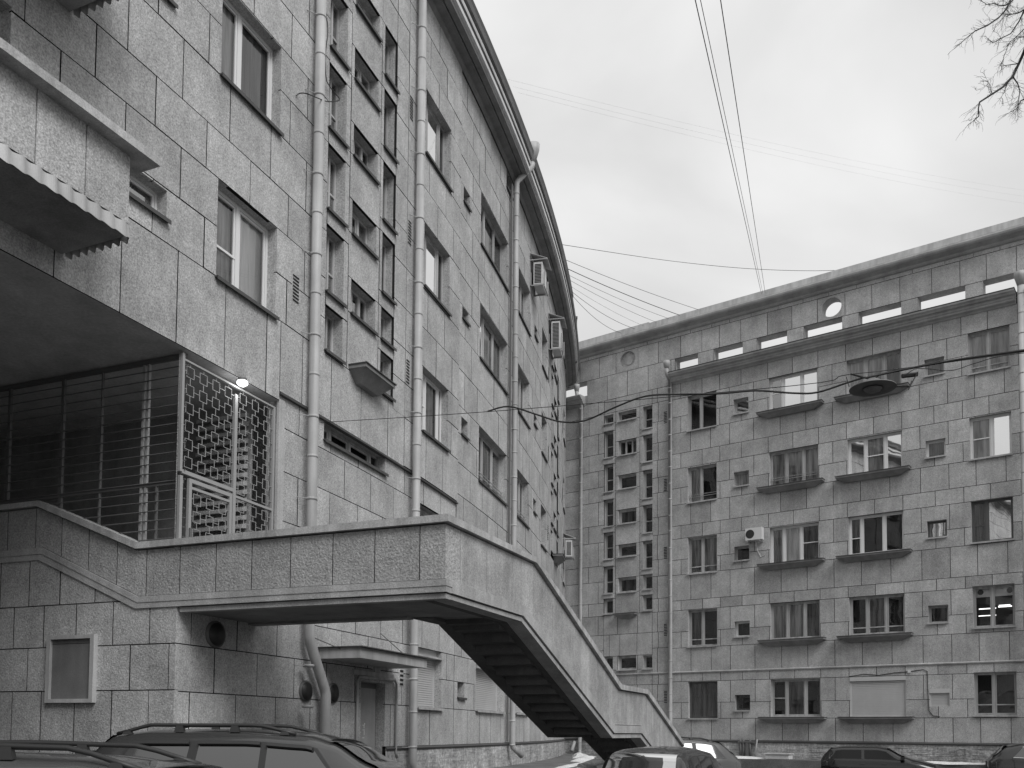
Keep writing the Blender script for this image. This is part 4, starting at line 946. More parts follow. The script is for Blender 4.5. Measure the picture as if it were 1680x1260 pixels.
# shutters
so_ = shutter(RS, -10.98, -8.77, 0.73, 2.38, -0.06, RB, 0.07); so2 = shutter(RS, -7.88, -7.14, 1.13, 1.83, -0.08, RB, 0.06)
for u0, u1, zt in [(-14.85, -11.95, z) for z in (14.30, 10.88, 7.42, 4.02, 0.62)]+[(-11.40, -8.45, z) for z in (14.28, 10.84, 7.42, 4.02, 0.62)]:
    tray(RS, u0, u1, zt+0.08, 0.0, RB, 0.36, 0.40, 0.25, 'cornice')
tray(RS, -22.2, -21.0, 5.80, 0.0, RB, 0.36, 0.3, 0.24, 'cornice')
for z in (1.4, 4.6, 8.3, 11.6, 14.9): vent(RS, -19.62, -19.42, z, z+0.6, 0.0, RB, 8)
pr = pipe(RS, -19.2, 16.9, -1.0, 0.14, 0.095, RB, head=[RS.P(-19.2, 17.35, 0.52), RS.P(-19.2, 17.1, 0.5), RS.P(-19.2, 16.95, 0.2)])
b = Buf(); tube_pts(b, [RS.P(-19.2, 17.72, .52), RS.P(-19.2, 17.58, .52), RS.P(-19.2, 17.30, .50)], [.165, .155, .085], 12); b.build('hopper', M['metal'], pr, True)
pr = pipe(RS, -24.2, 16.9, -1.0, 0.14, 0.095, RB, head=[RS.P(-24.3, 17.35, 0.42), RS.P(-24.27, 17.1, 0.4), RS.P(-24.2, 16.95, 0.2)])
b = Buf(); tube_pts(b, [RS.P(-24.3, 17.72, .42), RS.P(-24.3, 17.58, .42), RS.P(-24.3, 17.30, .40)], [.165, .155, .085], 12); b.build('hopper', M['metal'], pr, True)
pr = pipe(RS, -4.33, 17.3, -1.0, 0.34, 0.13, RB)
b = Buf(); tube_pts(b, [RS.P(-4.33, 17.75, .36), RS.P(-4.33, 17.6, .36), RS.P(-4.33, 17.25, .35)], [.24, .23, .13], 12); b.build('hopper', M['metal'], pr, True)
# utility pipes rack at the plinth
UT = thing('utility_rack', 'dark vertical pipes and box standing against the plinth of the straight building', 'pipework', RS.P(-15.3, -1.1, 0.2))
for u in (-15.75, -15.60, -15.30): b = Buf(); tube_pts(b, [RS.P(u, -1.1, .15), RS.P(u, -.28, .15)], .05, 8); b.build('pipe', M['iron_dark'], UT, True)
b = Buf(); tube_pts(b, [RS.P(-15.05, -1.1, .25), RS.P(-14.98, -.25, .12)], .035, 8); b.build('lean_pipe', M['metal'], UT, True)
b = Buf(); sbox(b, RS, -15.5, -15.35, -1.0, -.35, .05, .2); b.build('box', M['iron_dark'], UT)
b = Buf(); sbox(b, RS, -15.85, -15.0, -.42, -.36, .06, .22); b.build('bracket', M['iron_dark'], UT)
# cable and junction box on the wall
CB = thing('wall_cable', 'thin cable with small white junction box running over the roller shutter window', 'cable', RS.P(-8.8, 2.4, .02))
b = Buf(); tube_pts(b, [RS.P(u, z, .02) for u, z in ((-11.0, 2.42), (-10.4, 2.50), (-9.8, 2.44), (-9.2, 2.52), (-8.6, 2.55), (-8.1, 2.62), (-7.95, 2.55), (-7.93, 1.6), (-7.9, .95), (-7.75, .75), (-7.5, .72))], .014, 5); b.build('cable', M['cable'], CB)
b = Buf(); sbox(b, RS, -8.68, -8.56, 2.5, 2.6, .0, .05); b.build('junction_box', M['plastic'], CB)

# rooftop shaft near the meeting of the two roofs
b = Buf()
def wbox(b, x0, x1, y0, y1, z0, z1, mi=0): hexa(b, [(x0, y0, z0), (x1, y0, z0), (x1, y1, z0), (x0, y1, z0), (x0, y0, z1), (x1, y0, z1), (x1, y1, z1), (x0, y1, z1)], 1, mi)
wbox(b, 2.62, 3.02, 44.0, 44.5, 20.0, 22.2, 0); wbox(b, 2.57, 3.08, 43.95, 44.55, 22.2, 22.3, 1); wbox(b, 2.98, 3.06, 43.98, 44.06, 20.0, 22.2, 1)
o = b.build('roof_shaft', [M['cornice'], M['dark_metal']]); tag(o, 'narrow dark ventilation shaft standing where the two roofs meet', 'chimney')

# ================================================================== raised walks, snow
b = Buf(); U = us(LS, -6.9, 22)
for a_, c_ in zip(U[:-1], U[1:]):
    oa = 2.6; hexa(b, [LS.P(a_, -1.9, -.3), LS.P(c_, -1.9, -.3), LS.P(c_, -1.9, oa), LS.P(a_, -1.9, oa), LS.P(a_, -1.08, -.3), LS.P(c_, -1.08, -.3), LS.P(c_, -1.12, oa), LS.P(a_, -1.12, oa)])
sbox(b, RS, -25.4, UE, -1.9, -1.10, -0.2, 1.9)
structure(b.build('pavement', M['paving']))
def snow(name, base_fn, pts, h, seed):
    r = random.Random(seed); n = 26; b = Buf(); V = []; F = []
    for i in range(n+1):
        for j in range(9):
            t = i/n; s_ = j/8*2-1
            c, wd, zz, dirp = base_fn(t)
            wv = wd*(0.5+0.5*math.sin(math.pi*t))*(0.8+0.35*math.sin(7*t+seed)+0.15*math.sin(19*t))
            hh = h*(1-s_*s_)*(0.5+0.5*abs(math.sin(5*t+seed*2)))+r.uniform(-.01, .02)
            V.append(c+dirp*(s_*wv)+Vector((0, 0, max(-0.02, hh*math.sin(math.pi*min(1, max(0, t)))**0.5+(-0.02 if abs(s_) > .95 else 0)))))
    for i in range(n):
        for j in range(8): F.append((i*9+j, (i+1)*9+j, (i+1)*9+j+1, i*9+j+1))
    b.add(V, F); o = b.build(name, M['snow'], None, True); o['kind'] = 'stuff'; return o
def arcbase(u0, u1, off, wd, z=-1.12):
    def f(t):
        u = u0+(u1-u0)*t; p = LS.P(u, z, off); q = (LS.P(u, z, off+1)-p).normalized(); return p, wd, z, q
    return f
tag(snow('snow_patch', arcbase(1.0, 14, 1.75, 0.32), None, .06, 1), 'long dirty snow strip on the walk along the curved building', 'snow')
tag(snow('snow_patch', arcbase(10.5, 16.0, 1.4, 0.55), None, .16, 2), 'heaped snow below the stairs near the inner corner', 'snow')
tag(snow('snow_patch', arcbase(14.5, 19.5, 0.9, 0.4), None, .22, 3), 'snow bank against the foot of the curved building by the corner', 'snow')
def rbase(u0, u1, off, wd, z=-1.10):
    def f(t):
        u = u0+(u1-u0)*t; return RS.P(u, z, off), wd, z, Vector((nR[0], nR[1], 0))
    return f
tag(snow('snow_patch', rbase(-19, -13.2, 1.2, 0.5), None, .10, 4), 'flat snow on the walk beside the utility pipes', 'snow')
tag(snow('snow_patch', rbase(-9.5, -3.0, 1.55, 0.33), None, .10, 5), 'even band of snow along the walk edge behind the black hatchback', 'snow')
b = Buf(); sbox(b, RS, -14.1, -13.1, -1.08, -.88, 1.0, 1.5); sbox(b, RS, -14.15, -13.05, -.88, -.84, .95, 1.55); o = b.build('cover_box', M['light_trim']); tag(o, 'low pale cover box on the walk by the straight building', 'box')
# short drain pipe by the corner
b = Buf(); tube_pts(b, [RS.P(-24.5, -.5, .12), RS.P(-24.5, -.62, .2), RS.P(-24.45, -.95, .5)], .09, 10); b.build('drain_spout', M['metal'], RB, True)

# ================================================================== air conditioners
def ac(label, frame_fn, L_, W_, H_, canopy=True):
    """frame_fn(a,b,c): a along facade, b outwards, c up -> world"""
    r = thing('air_conditioner', label, 'air conditioner', frame_fn(0, 0, -0.1), 'air conditioner units hung on the facades')
    def bx(b, a0, a1, b0, b1, c0, c1): hexa(b, [frame_fn(a0, b0, c0), frame_fn(a1, b0, c0), frame_fn(a1, b1, c0), frame_fn(a0, b1, c0), frame_fn(a0, b0, c1), frame_fn(a1, b0, c1), frame_fn(a1, b1, c1), frame_fn(a0, b1, c1)])
    b = Buf(); bx(b, 0, L_, .12, .12+W_, 0, H_); b.build('casing', M['plastic'], r)
    b = Buf(); n = int(H_/.06)
    for i in range(n): bx(b, -.012, -.002, .16, .12+W_-.04, .05+i*(H_-.1)/n, .05+(i+.55)*(H_-.1)/n)
    b.build('grille', M['black_plastic'], r)
    b = Buf()
    for (a0, a1) in ((0, .04), (L_-.04, L_)): bx(b, a0, a1, 0, .2+W_, -.05, -.01); bx(b, a0, a1, .16+W_, .2+W_, -.05, H_*.55); bx(b, a0, a1, 0, .04, -.05, H_*.55)
    bx(b, 0, L_, .16+W_, .2+W_, -.09, -.05); b.build('bracket', M['iron'], r)
    if canopy:
        b = Buf(); P = frame_fn
        hexa(b, [P(-.05, 0, H_+.32), P(L_+.05, 0, H_+.32), P(L_+.05, .3+W_, H_+.08), P(-.05, .3+W_, H_+.08), P(-.05, 0, H_+.345), P(L_+.05, 0, H_+.345), P(L_+.05, .3+W_, H_+.105), P(-.05, .3+W_, H_+.105)])
        bx(b, -.05, -.02, 0, .3+W_, H_+.06, H_+.09); b.build('rain_hood', M['metal'], r)
    return r
def fL(s, z): return lambda a_, b_, c_: LS.P(s+a_, z+c_, b_-0.03)
ac('wall air conditioner with rain hood, nearer one under the left eave', fL(8.05, 15.85), .8, .32, .80)
ac('wall air conditioner with rain hood, lower and further one under the left eave', fL(12.25, 15.30), .9, .34, 1.1)
ac('small air conditioner with dark hood at the inner corner of the buildings', fL(19.6, 8.35), .7, .30, .75)
def fR4(a_, b_, c_): return RS.P(-15.38+a_, 8.62+c_, b_)
r = thing('air_conditioner', 'white air conditioner box with round fan on the straight building beside a small window', 'air conditioner', fR4(0, 0, 0), 'air conditioner units hung on the facades')
b = Buf(); sbox(b, RS, -15.38, -14.62, 8.64, 9.18, .10, .40); b.build('casing', M['plastic'], r)
b = Buf(); q = circ(-15.16, 8.91, .20, 18); b.add([RS.P(u, z, .405) for u, z in q], [tuple(range(18))]); b.build('fan', M['black_plastic'], r)
b = Buf(); sbox(b, RS, -15.30, -15.26, 8.56, 8.63, .0, .42); sbox(b, RS, -14.74, -14.70, 8.56, 8.63, .0, .42); b.build('bracket', M['iron'], r)
b = Buf(); tube_pts(b, [RS.P(-15.0, 8.62, .1), RS.P(-14.95, 8.2, .03), RS.P(-14.8, 7.9, .02), RS.P(-14.6, 8.0, .02)], .015, 5); b.build('hose', M['plastic'], r)

# ================================================================== wires
def wire(name, label, pts, r, sag=0.0, mat='cable', group=None, n=14):
    P = [Vector(p) for p in pts]; Q = []
    if len(P) == 2:
        for i in range(n+1):
            t = i/n; q = P[0].lerp(P[1], t); q.z -= sag*4*t*(1-t); Q.append(q)
    else:
        # Catmull-Rom
        E = [P[0]]+P+[P[-1]]
        for i in range(1, len(E)-2):
            for k in range(5):
                t = k/5; a_, b_, c_, d_ = E[i-1], E[i], E[i+1], E[i+2]
                Q.append(0.5*((2*b_)+(c_-a_)*t+(2*a_-5*b_+4*c_-d_)*t*t+(3*b_-a_-3*c_+d_)*t**3))
        Q.append(P[-1])
    b = Buf(); tube_pts(b, Q, r, 5); o = b.build(name, M[mat]); tag(o, label, 'wire', group); return o
def px(x, y, Y):
    d = Fv*1500+Rv*(x-840)-Uv*(y-1123.6); return d*(Y/d.y)+Vector((0, 0, EYE))
roofR = lambda u, z=20.0: RS.P(u, z, -0.2)
wire('overhead_wire', 'left of the three wires falling steeply from the top edge to the straight roof', [(2.05, 11.0, 11.9), roofR(-14.77)], .008)
wire('overhead_wire', 'middle one of the three steep wires over the courtyard', [(2.15, 11.2, 12.15), roofR(-14.70)], .006)
wire('overhead_wire', 'right one of the three steep wires reaching the straight roof', [(2.42, 11.0, 11.95), roofR(-14.60)], .008)
lb_ = ['topmost wire of the fan between the eave and the roof', 'thick dark wire just below the topmost one of the fan', 'third wire down in the fan between the roofs', 'fourth wire down in the fan between the roofs', 'fifth wire down in the fan between the roofs', 'sixth wire down, sagging, in the fan between the roofs', 'lowest sagging wire of the fan between the roofs']
for i, (s_, za, u_, sg, rr) in enumerate(((12.4, 19.0, -17.6, .08, .009), (13.0, 18.95, -18.6, .08, .014), (13.3, 18.85, -19.2, .1, .007), (13.6, 18.8, -19.9, .1, .007), (14.0, 18.75, -20.6, .12, .005), (14.3, 18.7, -21.1, .22, .009), (14.4, 18.65, -21.9, .32, .009))):
    wire('overhead_wire', lb_[i], [LS.P(s_, za, .55), roofR(u_)], rr, sg, 'cable', 'fan of wires between the two roofs')
wire('overhead_wire', 'single sagging wire from the left eave across to the straight roof', [LS.P(11.2, 18.95, .6), px(1100, 428, 42), px(1250, 442, 41), px(1400, 442, 40), px(1560, 420, 40)], .010)
for i, (p, q) in enumerate((((833, 130), (1680, 312)), ((842, 142), (1680, 322)), ((850, 152), (1690, 335)))):
    wire('overhead_wire', ('upper', 'middle', 'lower')[i]+' of three very faint far wires crossing the clouds', [px(p[0], p[1], 26), px(q[0], q[1], 48)], .0013, .3)
# span wire with street lamp
hk = LS.P(-7.10, 5.86, 0.05)
L1 = Vector((4.48, 12.2, 4.87+EYE)); L2 = Vector((5.23, 12.1, 4.93+EYE)); RE = px(1760, 566, 11.2)
wire('span_wire', 'thin span wire from the first downpipe to the hanging street lamp and beyond', [hk, px(820, 674, 14.9), px(1300, 633, 12.8), L1+Vector((0, 0, .0)), L2, RE], .006)
wire('power_cable', 'thick drooping power cable hung on the span wire', [px(800, 675, 14.9), px(835, 667, 14.8), px(880, 680, 14.6), px(920, 692, 14.4), px(960, 690, 14.2), px(1010, 668, 13.9), px(1060, 650, 13.6), px(1120, 647, 13.3), px(1180, 646, 13.1), px(1240, 641, 12.9), px(1300, 645, 12.6), px(1340, 644, 12.4), px(1390, 628, 12.25), px(1420, 619, 12.2)], .014)
wire('power_cable', 'second thick cable running right from the lamp past the upper windows', [px(1420, 620, 12.2), px(1480, 607, 12.1), px(1560, 592, 11.8), px(1620, 583, 11.6), px(1770, 562, 11.2)], .015)
wire('power_cable', 'slack thin cable looping to the right of the street lamp', [px(1480, 620, 12.1), px(1500, 606, 12.0), px(1520, 605, 12.0), px(1560, 608, 11.8), px(1600, 596, 11.7), px(1650, 583, 11.5), px(1770, 570, 11.2)], .005)
SL = thing('street_lamp', 'wide flat disc street lamp hanging from a wire before the straight building', 'street lamp', (4.87, 12.2, 4.69+EYE))
def disc(b, c, prof, n=28, mi=0):
    V = []; F = []; k = len(prof)
    for i in range(n):
        a_ = 2*math.pi*i/n
        for r_, z in prof: V.append((c[0]+r_*math.cos(a_), c[1]+r_*math.sin(a_), c[2]+z))
    for i in range(n):
        for j in range(k-1): F.append((i*k+j, ((i+1) % n)*k+j, ((i+1) % n)*k+j+1, i*k+j+1))
    b.add(V, F, 1, mi)
c = (4.87, 12.2, 4.69+EYE)
b = Buf(); disc(b, c, [(0.305, 0.0), (0.30, 0.012), (0.16, 0.06), (0.08, 0.12), (0.0001, 0.13)]); disc(b, c, [(0.0001, 0.03), (0.13, 0.025), (0.15, 0.0), (0.305, 0.0)]); b.build('shade', M['iron_dark'], SL, True)
b = Buf(); disc(b, c, [(0.12, -0.005), (0.10, -0.03), (0.06, -0.05), (0.0001, -0.055)]); b.build('diffuser', M['board'], SL, True)
b = Buf(); tube_pts(b, [Vector(c)+Vector((-.32, 0, .02)), Vector(c)+Vector((-.36, 0, .16))], .006, 5); tube_pts(b, [Vector(c)+Vector((0, 0, .12)), Vector(c)+Vector((-.3, 0, .2))], .012, 5); tube_pts(b, [Vector(c)+Vector((0.02, 0, .12)), Vector(c)+Vector((.1, 0, .2)), Vector(c)+Vector((.3, -.05, .24))], .010, 5); b.build('hanger', M['cable'], SL)
b = Buf(); tube_pts(b, [px(1480, 617, 12.1), px(1505, 614, 12.1)], .03, 6); tube_pts(b, [px(1496, 625, 12.05), px(1490, 640, 12.05), px(1494, 632, 12.05), px(1506, 610, 12.05)], .008, 5); tube_pts(b, [Vector(c)+Vector((.30, 0, .03)), px(1492, 634, 12.05)], .01, 5); b.build('ballast', M['cable'], SL)
# telephone wire looping around the first downpipe
wire('loose_cable', 'loose black cable looped around the first downpipe near the top', [LS.P(-8.06, 11.68, 0.02), LS.P(-8.01, 11.75, 0.06), LS.P(-8.11, 11.62, 0.28), LS.P(-7.81, 11.74, 0.30), LS.P(-7.27, 12.07, 0.15), LS.P(-6.98, 12.27, 0.10), LS.P(-6.71, 12.49, 0.10), LS.P(-6.89, 12.53, 0.08), LS.P(-7.04, 12.57, 0.06), LS.P(-7.18, 12.62, 0.08), LS.P(-7.25, 13.03, 0.10), LS.P(-7.18, 13.57, 0.10), LS.P(-7.28, 13.98, 0.10), LS.P(-7.33, 14.80, 0.10)], .010)

# ================================================================== bare tree
TR = thing('bare_tree', 'leafless tree whose thin branches reach in at the upper right', 'tree', (10.5, 13.6, 0))
br = [[(6.94, 12.3, 12.27), (6.82, 12.24, 12.01), (6.62, 12.08, 11.75), (6.32, 11.81, 11.42), (6.09, 11.7, 11.25), (6.04, 11.76, 11.23), (6.0, 12.08, 11.3)],
[(7.05, 12.1, 11.49), (7.03, 12.22, 11.36), (7.0, 12.28, 11.26), (6.92, 12.3, 11.08), (6.7, 12.16, 10.82), (6.43, 11.92, 10.55), (6.14, 11.71, 10.28), (6.12, 11.71, 10.19), (6.12, 11.7, 10.08), (6.05, 11.71, 10.02)],
[(7.06, 12.1, 12.02), (7.05, 12.22, 11.97), (7.01, 12.28, 11.86), (6.89, 12.28, 11.68), (6.66, 12.12, 11.48), (6.45, 11.93, 11.27), (6.31, 11.81, 11.24)],
[(6.94, 12.3, 12.18), (6.79, 12.22, 12.04), (6.64, 12.09, 11.93), (6.48, 11.95, 11.84), (6.31, 11.8, 11.7), (6.22, 11.74, 11.69)],
[(7.05, 11.95, 11.55), (7.04, 12.22, 11.7), (6.98, 12.3, 11.65), (6.87, 12.28, 11.55), (6.78, 12.22, 11.37), (6.67, 12.14, 11.12)],
[(7.05, 12.22, 11.98), (7.01, 12.29, 11.99), (6.92, 12.29, 11.97), (6.78, 12.21, 11.9), (6.72, 12.16, 11.8)],
[(6.92, 12.3, 11.07), (6.98, 12.29, 10.96), (7.0, 12.28, 10.86), (6.98, 12.29, 10.67), (6.97, 12.29, 10.59)],
[(7.0, 12.28, 11.25), (6.84, 12.26, 11.21), (6.66, 12.12, 11.09)],
[(7.03, 12.1, 10.63), (7.0, 12.26, 10.7), (6.96, 12.3, 10.61), (6.83, 12.26, 10.52)],
[(6.42, 11.92, 10.54), (6.36, 11.86, 10.62), (6.26, 11.78, 10.68)],
[(6.84, 12.26, 11.0), (6.74, 12.2, 10.78), (6.65, 12.12, 10.64)],
[(7.04, 12.22, 11.59), (6.98, 12.3, 11.63), (6.93, 12.3, 11.58)]]
tw = Buf(); rr_ = random.Random(5)
def twig(p, d, L_, r_, lv):
    n = 3; pts = [p]; q = p
    for k in range(n):
        d = (d+Vector((rr_.uniform(-.35, .35), rr_.uniform(-.35, .35), rr_.uniform(-.3, .3)))).normalized(); q = q+d*(L_/n); pts.append(q)
        if lv > 0 and rr_.random() < .8: twig(q, (d+Vector((rr_.uniform(-.9, .9), rr_.uniform(-.9, .9), rr_.uniform(-.8, .6)))).normalized(), L_*rr_.uniform(.4, .65), r_*.7, lv-1)
    tube_pts(tw, pts, [r_, r_*.85, r_*.7, r_*.5], 3, False)
def limb(p, q, r0, r1, wob=.06, n=6):
    p, q = Vector(p), Vector(q); pts = []
    for i in range(n+1):
        t = i/n; s_ = math.sin(math.pi*t)*wob; pts.append(p.lerp(q, t)+Vector((rr_.uniform(-s_, s_), rr_.uniform(-s_, s_), rr_.uniform(-s_, s_))))
    b = Buf(); tube_pts(b, pts, [r0+(r1-r0)*i/n for i in range(n+1)], 8); b.build('branch', M['bark'], TR, True); return pts
r0s = [.014, .022, .012, .010, .008, .010, .010, .008, .010, .005, .006, .006]
for bl, r0 in zip(br, r0s):
    P = [Vector(p) for p in bl]; n = len(P)
    b = Buf(); tube_pts(b, P, [r0*(1-.75*i/(n-1)) for i in range(n)], 6); b.build('branch', M['bark'], TR, True)
    for i in range(1, n):
        for k in range(4):
            q = P[i-1].lerp(P[i], rr_.random()); d = (P[i]-P[i-1]).normalized()
            twig(q, (d+Vector((rr_.uniform(-.9, .9), rr_.uniform(-.9, .9), rr_.uniform(-.9, .7)))).normalized(), rr_.uniform(.09, .21), .0028, 1 if rr_.random() < .7 else 2)
    twig(P[-1], (P[-1]-P[-2]).normalized(), .12, .003, 1)
b = Buf(); tube_pts(b, [(10.6, 13.6, -.1), (10.55, 13.6, 1.2), (10.45, 13.5, 4.0), (10.3, 13.4, 7.5), (10.2, 13.5, 10.5), (10.3, 13.6, 13.5), (10.2, 13.7, 16)], [.30, .25, .22, .19, .14, .09, .04], 12); b.build('trunk', M['bark'], TR, True)
limb((10.3, 13.45, 9.5), (8.4, 12.6, 12.6), .10, .05); limb((8.4, 12.6, 12.6), (6.94, 12.3, 12.28), .05, .016); limb((8.4, 12.6, 12.6), (7.06, 12.1, 12.03), .03, .012)
limb((10.35, 13.4, 7.8), (8.5, 12.4, 11.4), .10, .05); limb((8.5, 12.4, 11.4), (7.05, 12.1, 11.5), .05, .024); limb((8.5, 12.4, 11.4), (7.05, 12.22, 11.98), .03, .01); limb((8.5, 12.4, 11.4), (7.03, 12.1, 10.64), .03, .012)
for k in range(16):
    a_ = k*2.399; z0 = 8+k*.45; p = Vector((10.3, 13.5, z0)); q = p+Vector((math.cos(a_)*rr_.uniform(1.2, 2.6) if abs(math.cos(a_)) > 0 else 0, math.sin(a_)*rr_.uniform(1.2, 2.6), rr_.uniform(1.0, 2.2)))
    if q.x < 9.2: q.x = 9.2+rr_.random()
    pts = limb(p, q, .05, .012)
    for pp in pts[2:]:
        for m_ in range(4): twig(pp, Vector((rr_.uniform(-1, 1), rr_.uniform(-1, 1), rr_.uniform(-.3, 1))).normalized(), rr_.uniform(.4, .9), .006, 2)
o = tw.build('twigs', M['bark'], TR); o['kind'] = 'stuff'

# ================================================================== cars
def smoothstep(x, a_, b_):
    t = min(1, max(0, (x-a_)/(b_-a_))); return t*t*(3-2*t)
def interp(tab, x):
    if x <= tab[0][0]: return tab[0][1]
    for (a_, va), (c_, vc) in zip(tab[:-1], tab[1:]):
        if x <= c_:
            t = (x-a_)/(c_-a_); t = t*t*(3-2*t)*0.5+t*0.5; return va+(vc-va)*t
    return tab[-1][1]
def car(label, cat, loc, head, paint, L, W, roof, belt, zsill=0.28, windows=(), rails=False, front=None, rear=None, visor=False, trim=None, roofrail_h=.07, glassy='car_glass', name='parked_car', spoiler=False, screen_mat=None):
    """local x forward (front = +x), y left; roof/belt tables of (x, z)"""
    R_ = thing(name, label, cat, loc)
    ch, sh = math.cos(head), math.sin(head)
    def T(x, y, z): return Vector((loc[0]+x*ch-y*sh, loc[1]+x*sh+y*ch, loc[2]+z))
    hw = W/2
    def hwx(x):
        t = abs(x)/(L/2); return hw*(1-.13*max(0, (t-.62)/.38)**2)
    def sec(x):
        b_ = interp(belt, x); r_ = max(interp(roof, x), b_+.015); w_ = hwx(x); g = r_-b_
        wr = w_-.05-.30*g if g > .05 else w_-.10
        return b_, r_, w_, wr, g
    def ring(x):
        b_, r_, w_, wr, g = sec(x)
        zb = zsill+.06*smoothstep(abs(x), L/2-.5, L/2)
        p = [(0, zb), (w_*.86, zb), (w_*.97, zb+.10), (w_, zb+.24), (w_+.005, (zb+b_)/2), (w_-.005, b_-.10), (w_-.035, b_)]
        if g > .05: p += [(w_-.05-.30*(g-.10)*.5-.0, b_+(g-.10)*.5), (wr+.01, r_-.09), (wr-.03, r_-.035), (wr-.12, r_-.008), (wr*.5, r_+.018), (0, r_+.026)]
        else: p += [(w_-.06, b_+.008), (w_-.09, b_+.016), (w_-.16, b_+.03), (w_-.26, b_+.038), (w_*.5, b_+.05), (0, b_+.055)]
        return p
    xs = [-L/2+L*i/64 for i in range(65)]
    b = Buf(); V = []; F = []; k = 13
    for x in xs:
        p = ring(x)
        for (y, z) in p: V.append(T(x, y, z))
        for (y, z) in reversed(p[1:-1]): V.append(T(x, -y, z))
    m = 2*k-2
    for i in range(64):
        for j in range(m): F.append((i*m+j, i*m+(j+1) % m, (i+1)*m+(j+1) % m, (i+1)*m+j))
    F.append(tuple(range(m-1, -1, -1))); F.append(tuple(range(64*m, 65*m)))
    b.add(V, F); body = b.build('body', paint, R_, True)
    # side windows
    def sidept(x, t, side, o=.006):
        b_, r_, w_, wr, g = sec(x)
        y0, z0 = w_-.04, b_+.02; y1, z1 = wr+.012, r_-.095
        return T(x, side*(y0+(y1-y0)*t+o), z0+(z1-z0)*t)
    if windows:
        wx0 = min(w[0] for w in windows)-.05; wx1 = max(w[1] for w in windows)+.05; tx0 = min(w[2] for w in windows)-.04; tx1 = max(w[3] for w in windows)+.05
        for side in (1, -1):
            V = []; F = []; n = 24; q = 3
            for i in range(n+1):
                for j in range(q+1):
                    t = .02+.96*j/q; f = i/n; x = (wx0+(wx1-wx0)*f)*(1-j/q)+(tx0+(tx1-tx0)*f)*(j/q); V.append(sidept(x, t, side, .003))
            for i in range(n):
                for j in range(q):
                    a_ = i*(q+1)+j; F.append((a_, a_+q+1, a_+q+2, a_+1) if side < 0 else (a_, a_+1, a_+q+2, a_+q+1))
            b = Buf(); b.add(V, F); b.build('window_surround', M['black_plastic'], R_, True)
    for wi in windows:
        (xa, xb, ya, yb) = wi[:4]   # bottom xa..xb, top ya..yb
        for side in (1, -1):
            V = []; F = []; n = 10; q = 4
            for i in range(n+1):
                for j in range(q+1):
                    t = .06+.88*j/q; f = i/n
                    x = (xa+(xb-xa)*f)*(1-j/q)+(ya+(yb-ya)*f)*(j/q); V.append(sidept(x, t, side))
            for i in range(n):
                for j in range(q):
                    a_ = i*(q+1)+j; F.append((a_, a_+q+1, a_+q+2, a_+1) if side < 0 else (a_, a_+1, a_+q+2, a_+q+1))
            b = Buf(); b.add(V, F); b.build('side_window', M[glassy], R_, True)
            if trim:
                b = Buf(); pts = [sidept(xa+(xb-xa)*i/6, .03, side, .01) for i in range(7)]; tube_pts(b, pts, .012, 5)
                pts = [sidept(ya+(yb-ya)*i/8, .97, side, .01) for i in range(9)]; tube_pts(b, pts, .012, 5); b.build('window_trim', M[trim], R_)
            if visor:
                b = Buf(); pts = [sidept(ya+(yb-ya)*i/8, .93, side, .03) for i in range(9)]; tube_pts(b, pts, .028, 5); b.build('rain_visor', M['black_plastic'], R_)
    def screen(nm, xa, xb, inset=.10, gm_=None):
        V = []; F = []; n = 8; q = 8
        for i in range(n+1):
            x = xa+(xb-xa)*i/n; b_, r_, w_, wr, g = sec(x)
            for j in range(q+1):
                s_ = j/q*2-1; y = s_*(wr-inset); V.append(T(x+(.012 if xb > xa else -.012)*(1 if nm == 'windscreen' else 1), y, r_+.03-.012*s_*s_+.004))
        for i in range(n):
            for j in range(q):
                a_ = i*(q+1)+j; F.append((a_, a_+q+1, a_+q+2, a_+1))
        b = Buf(); b.add(V, F); b.build(nm, M[screen_mat or glassy], R_, True)
    if front: screen('windscreen', *front)
    if rear: screen('rear_window', *rear)
    # wheels
    wr_ = .34
    for x in (L*.31, -L*.29):
        for side in (1, -1):
            b = Buf(); c0 = T(x, side*(hw-.20), wr_); c1 = T(x, side*(hw+.01), wr_); tube_pts(b, [c0, c1], wr_, 24); wh = b.build('wheel', M['rubber'], R_)
            b = Buf(); tube_pts(b, [T(x, side*(hw+.005), wr_), T(x, side*(hw+.02), wr_)], wr_*.62, 16); b.build('rim', M['iron'], wh)
            b = Buf()
            for q in range(5):
                a_ = q*2*math.pi/5; tube_pts(b, [T(x, side*(hw+.022), wr_), T(x+math.cos(a_)*wr_*.58, side*(hw+.022), wr_+math.sin(a_)*wr_*.58)], .03, 4)
            b.build('spokes', M['chrome'], wh)
    if rails:
        xa, xb = rails
        for side in (1, -1):
            b = Buf(); pts = []; n = 16
            for i in range(n+1):
                x = xa+(xb-xa)*i/n; b_, r_, w_, wr, g = sec(x); h = roofrail_h*min(1, 5.5*min(i/n, 1-i/n)); pts.append(T(x, side*(wr-.10), r_+.012+h))
            tube_pts(b, pts, .022, 8); rl = b.build('roof_rail', M['black_plastic'], R_, True)
            for f in (.06, .35, .66, .94):
                x = xa+(xb-xa)*f; b_, r_, w_, wr, g = sec(x); h = roofrail_h*min(1, 5.5*min(f, 1-f)); b = Buf(); hexa(b, [T(x-.06, side*(wr-.13), r_), T(x+.06, side*(wr-.13), r_), T(x+.06, side*(wr-.07), r_-.01), T(x-.06, side*(wr-.07), r_-.01), T(x-.04, side*(wr-.12), r_+h+.01), T(x+.04, side*(wr-.12), r_+h+.01), T(x+.04, side*(wr-.08), r_+h+.01), T(x-.04, side*(wr-.08), r_+h+.01)]); b.build('rail_foot', M['black_plastic'], rl)
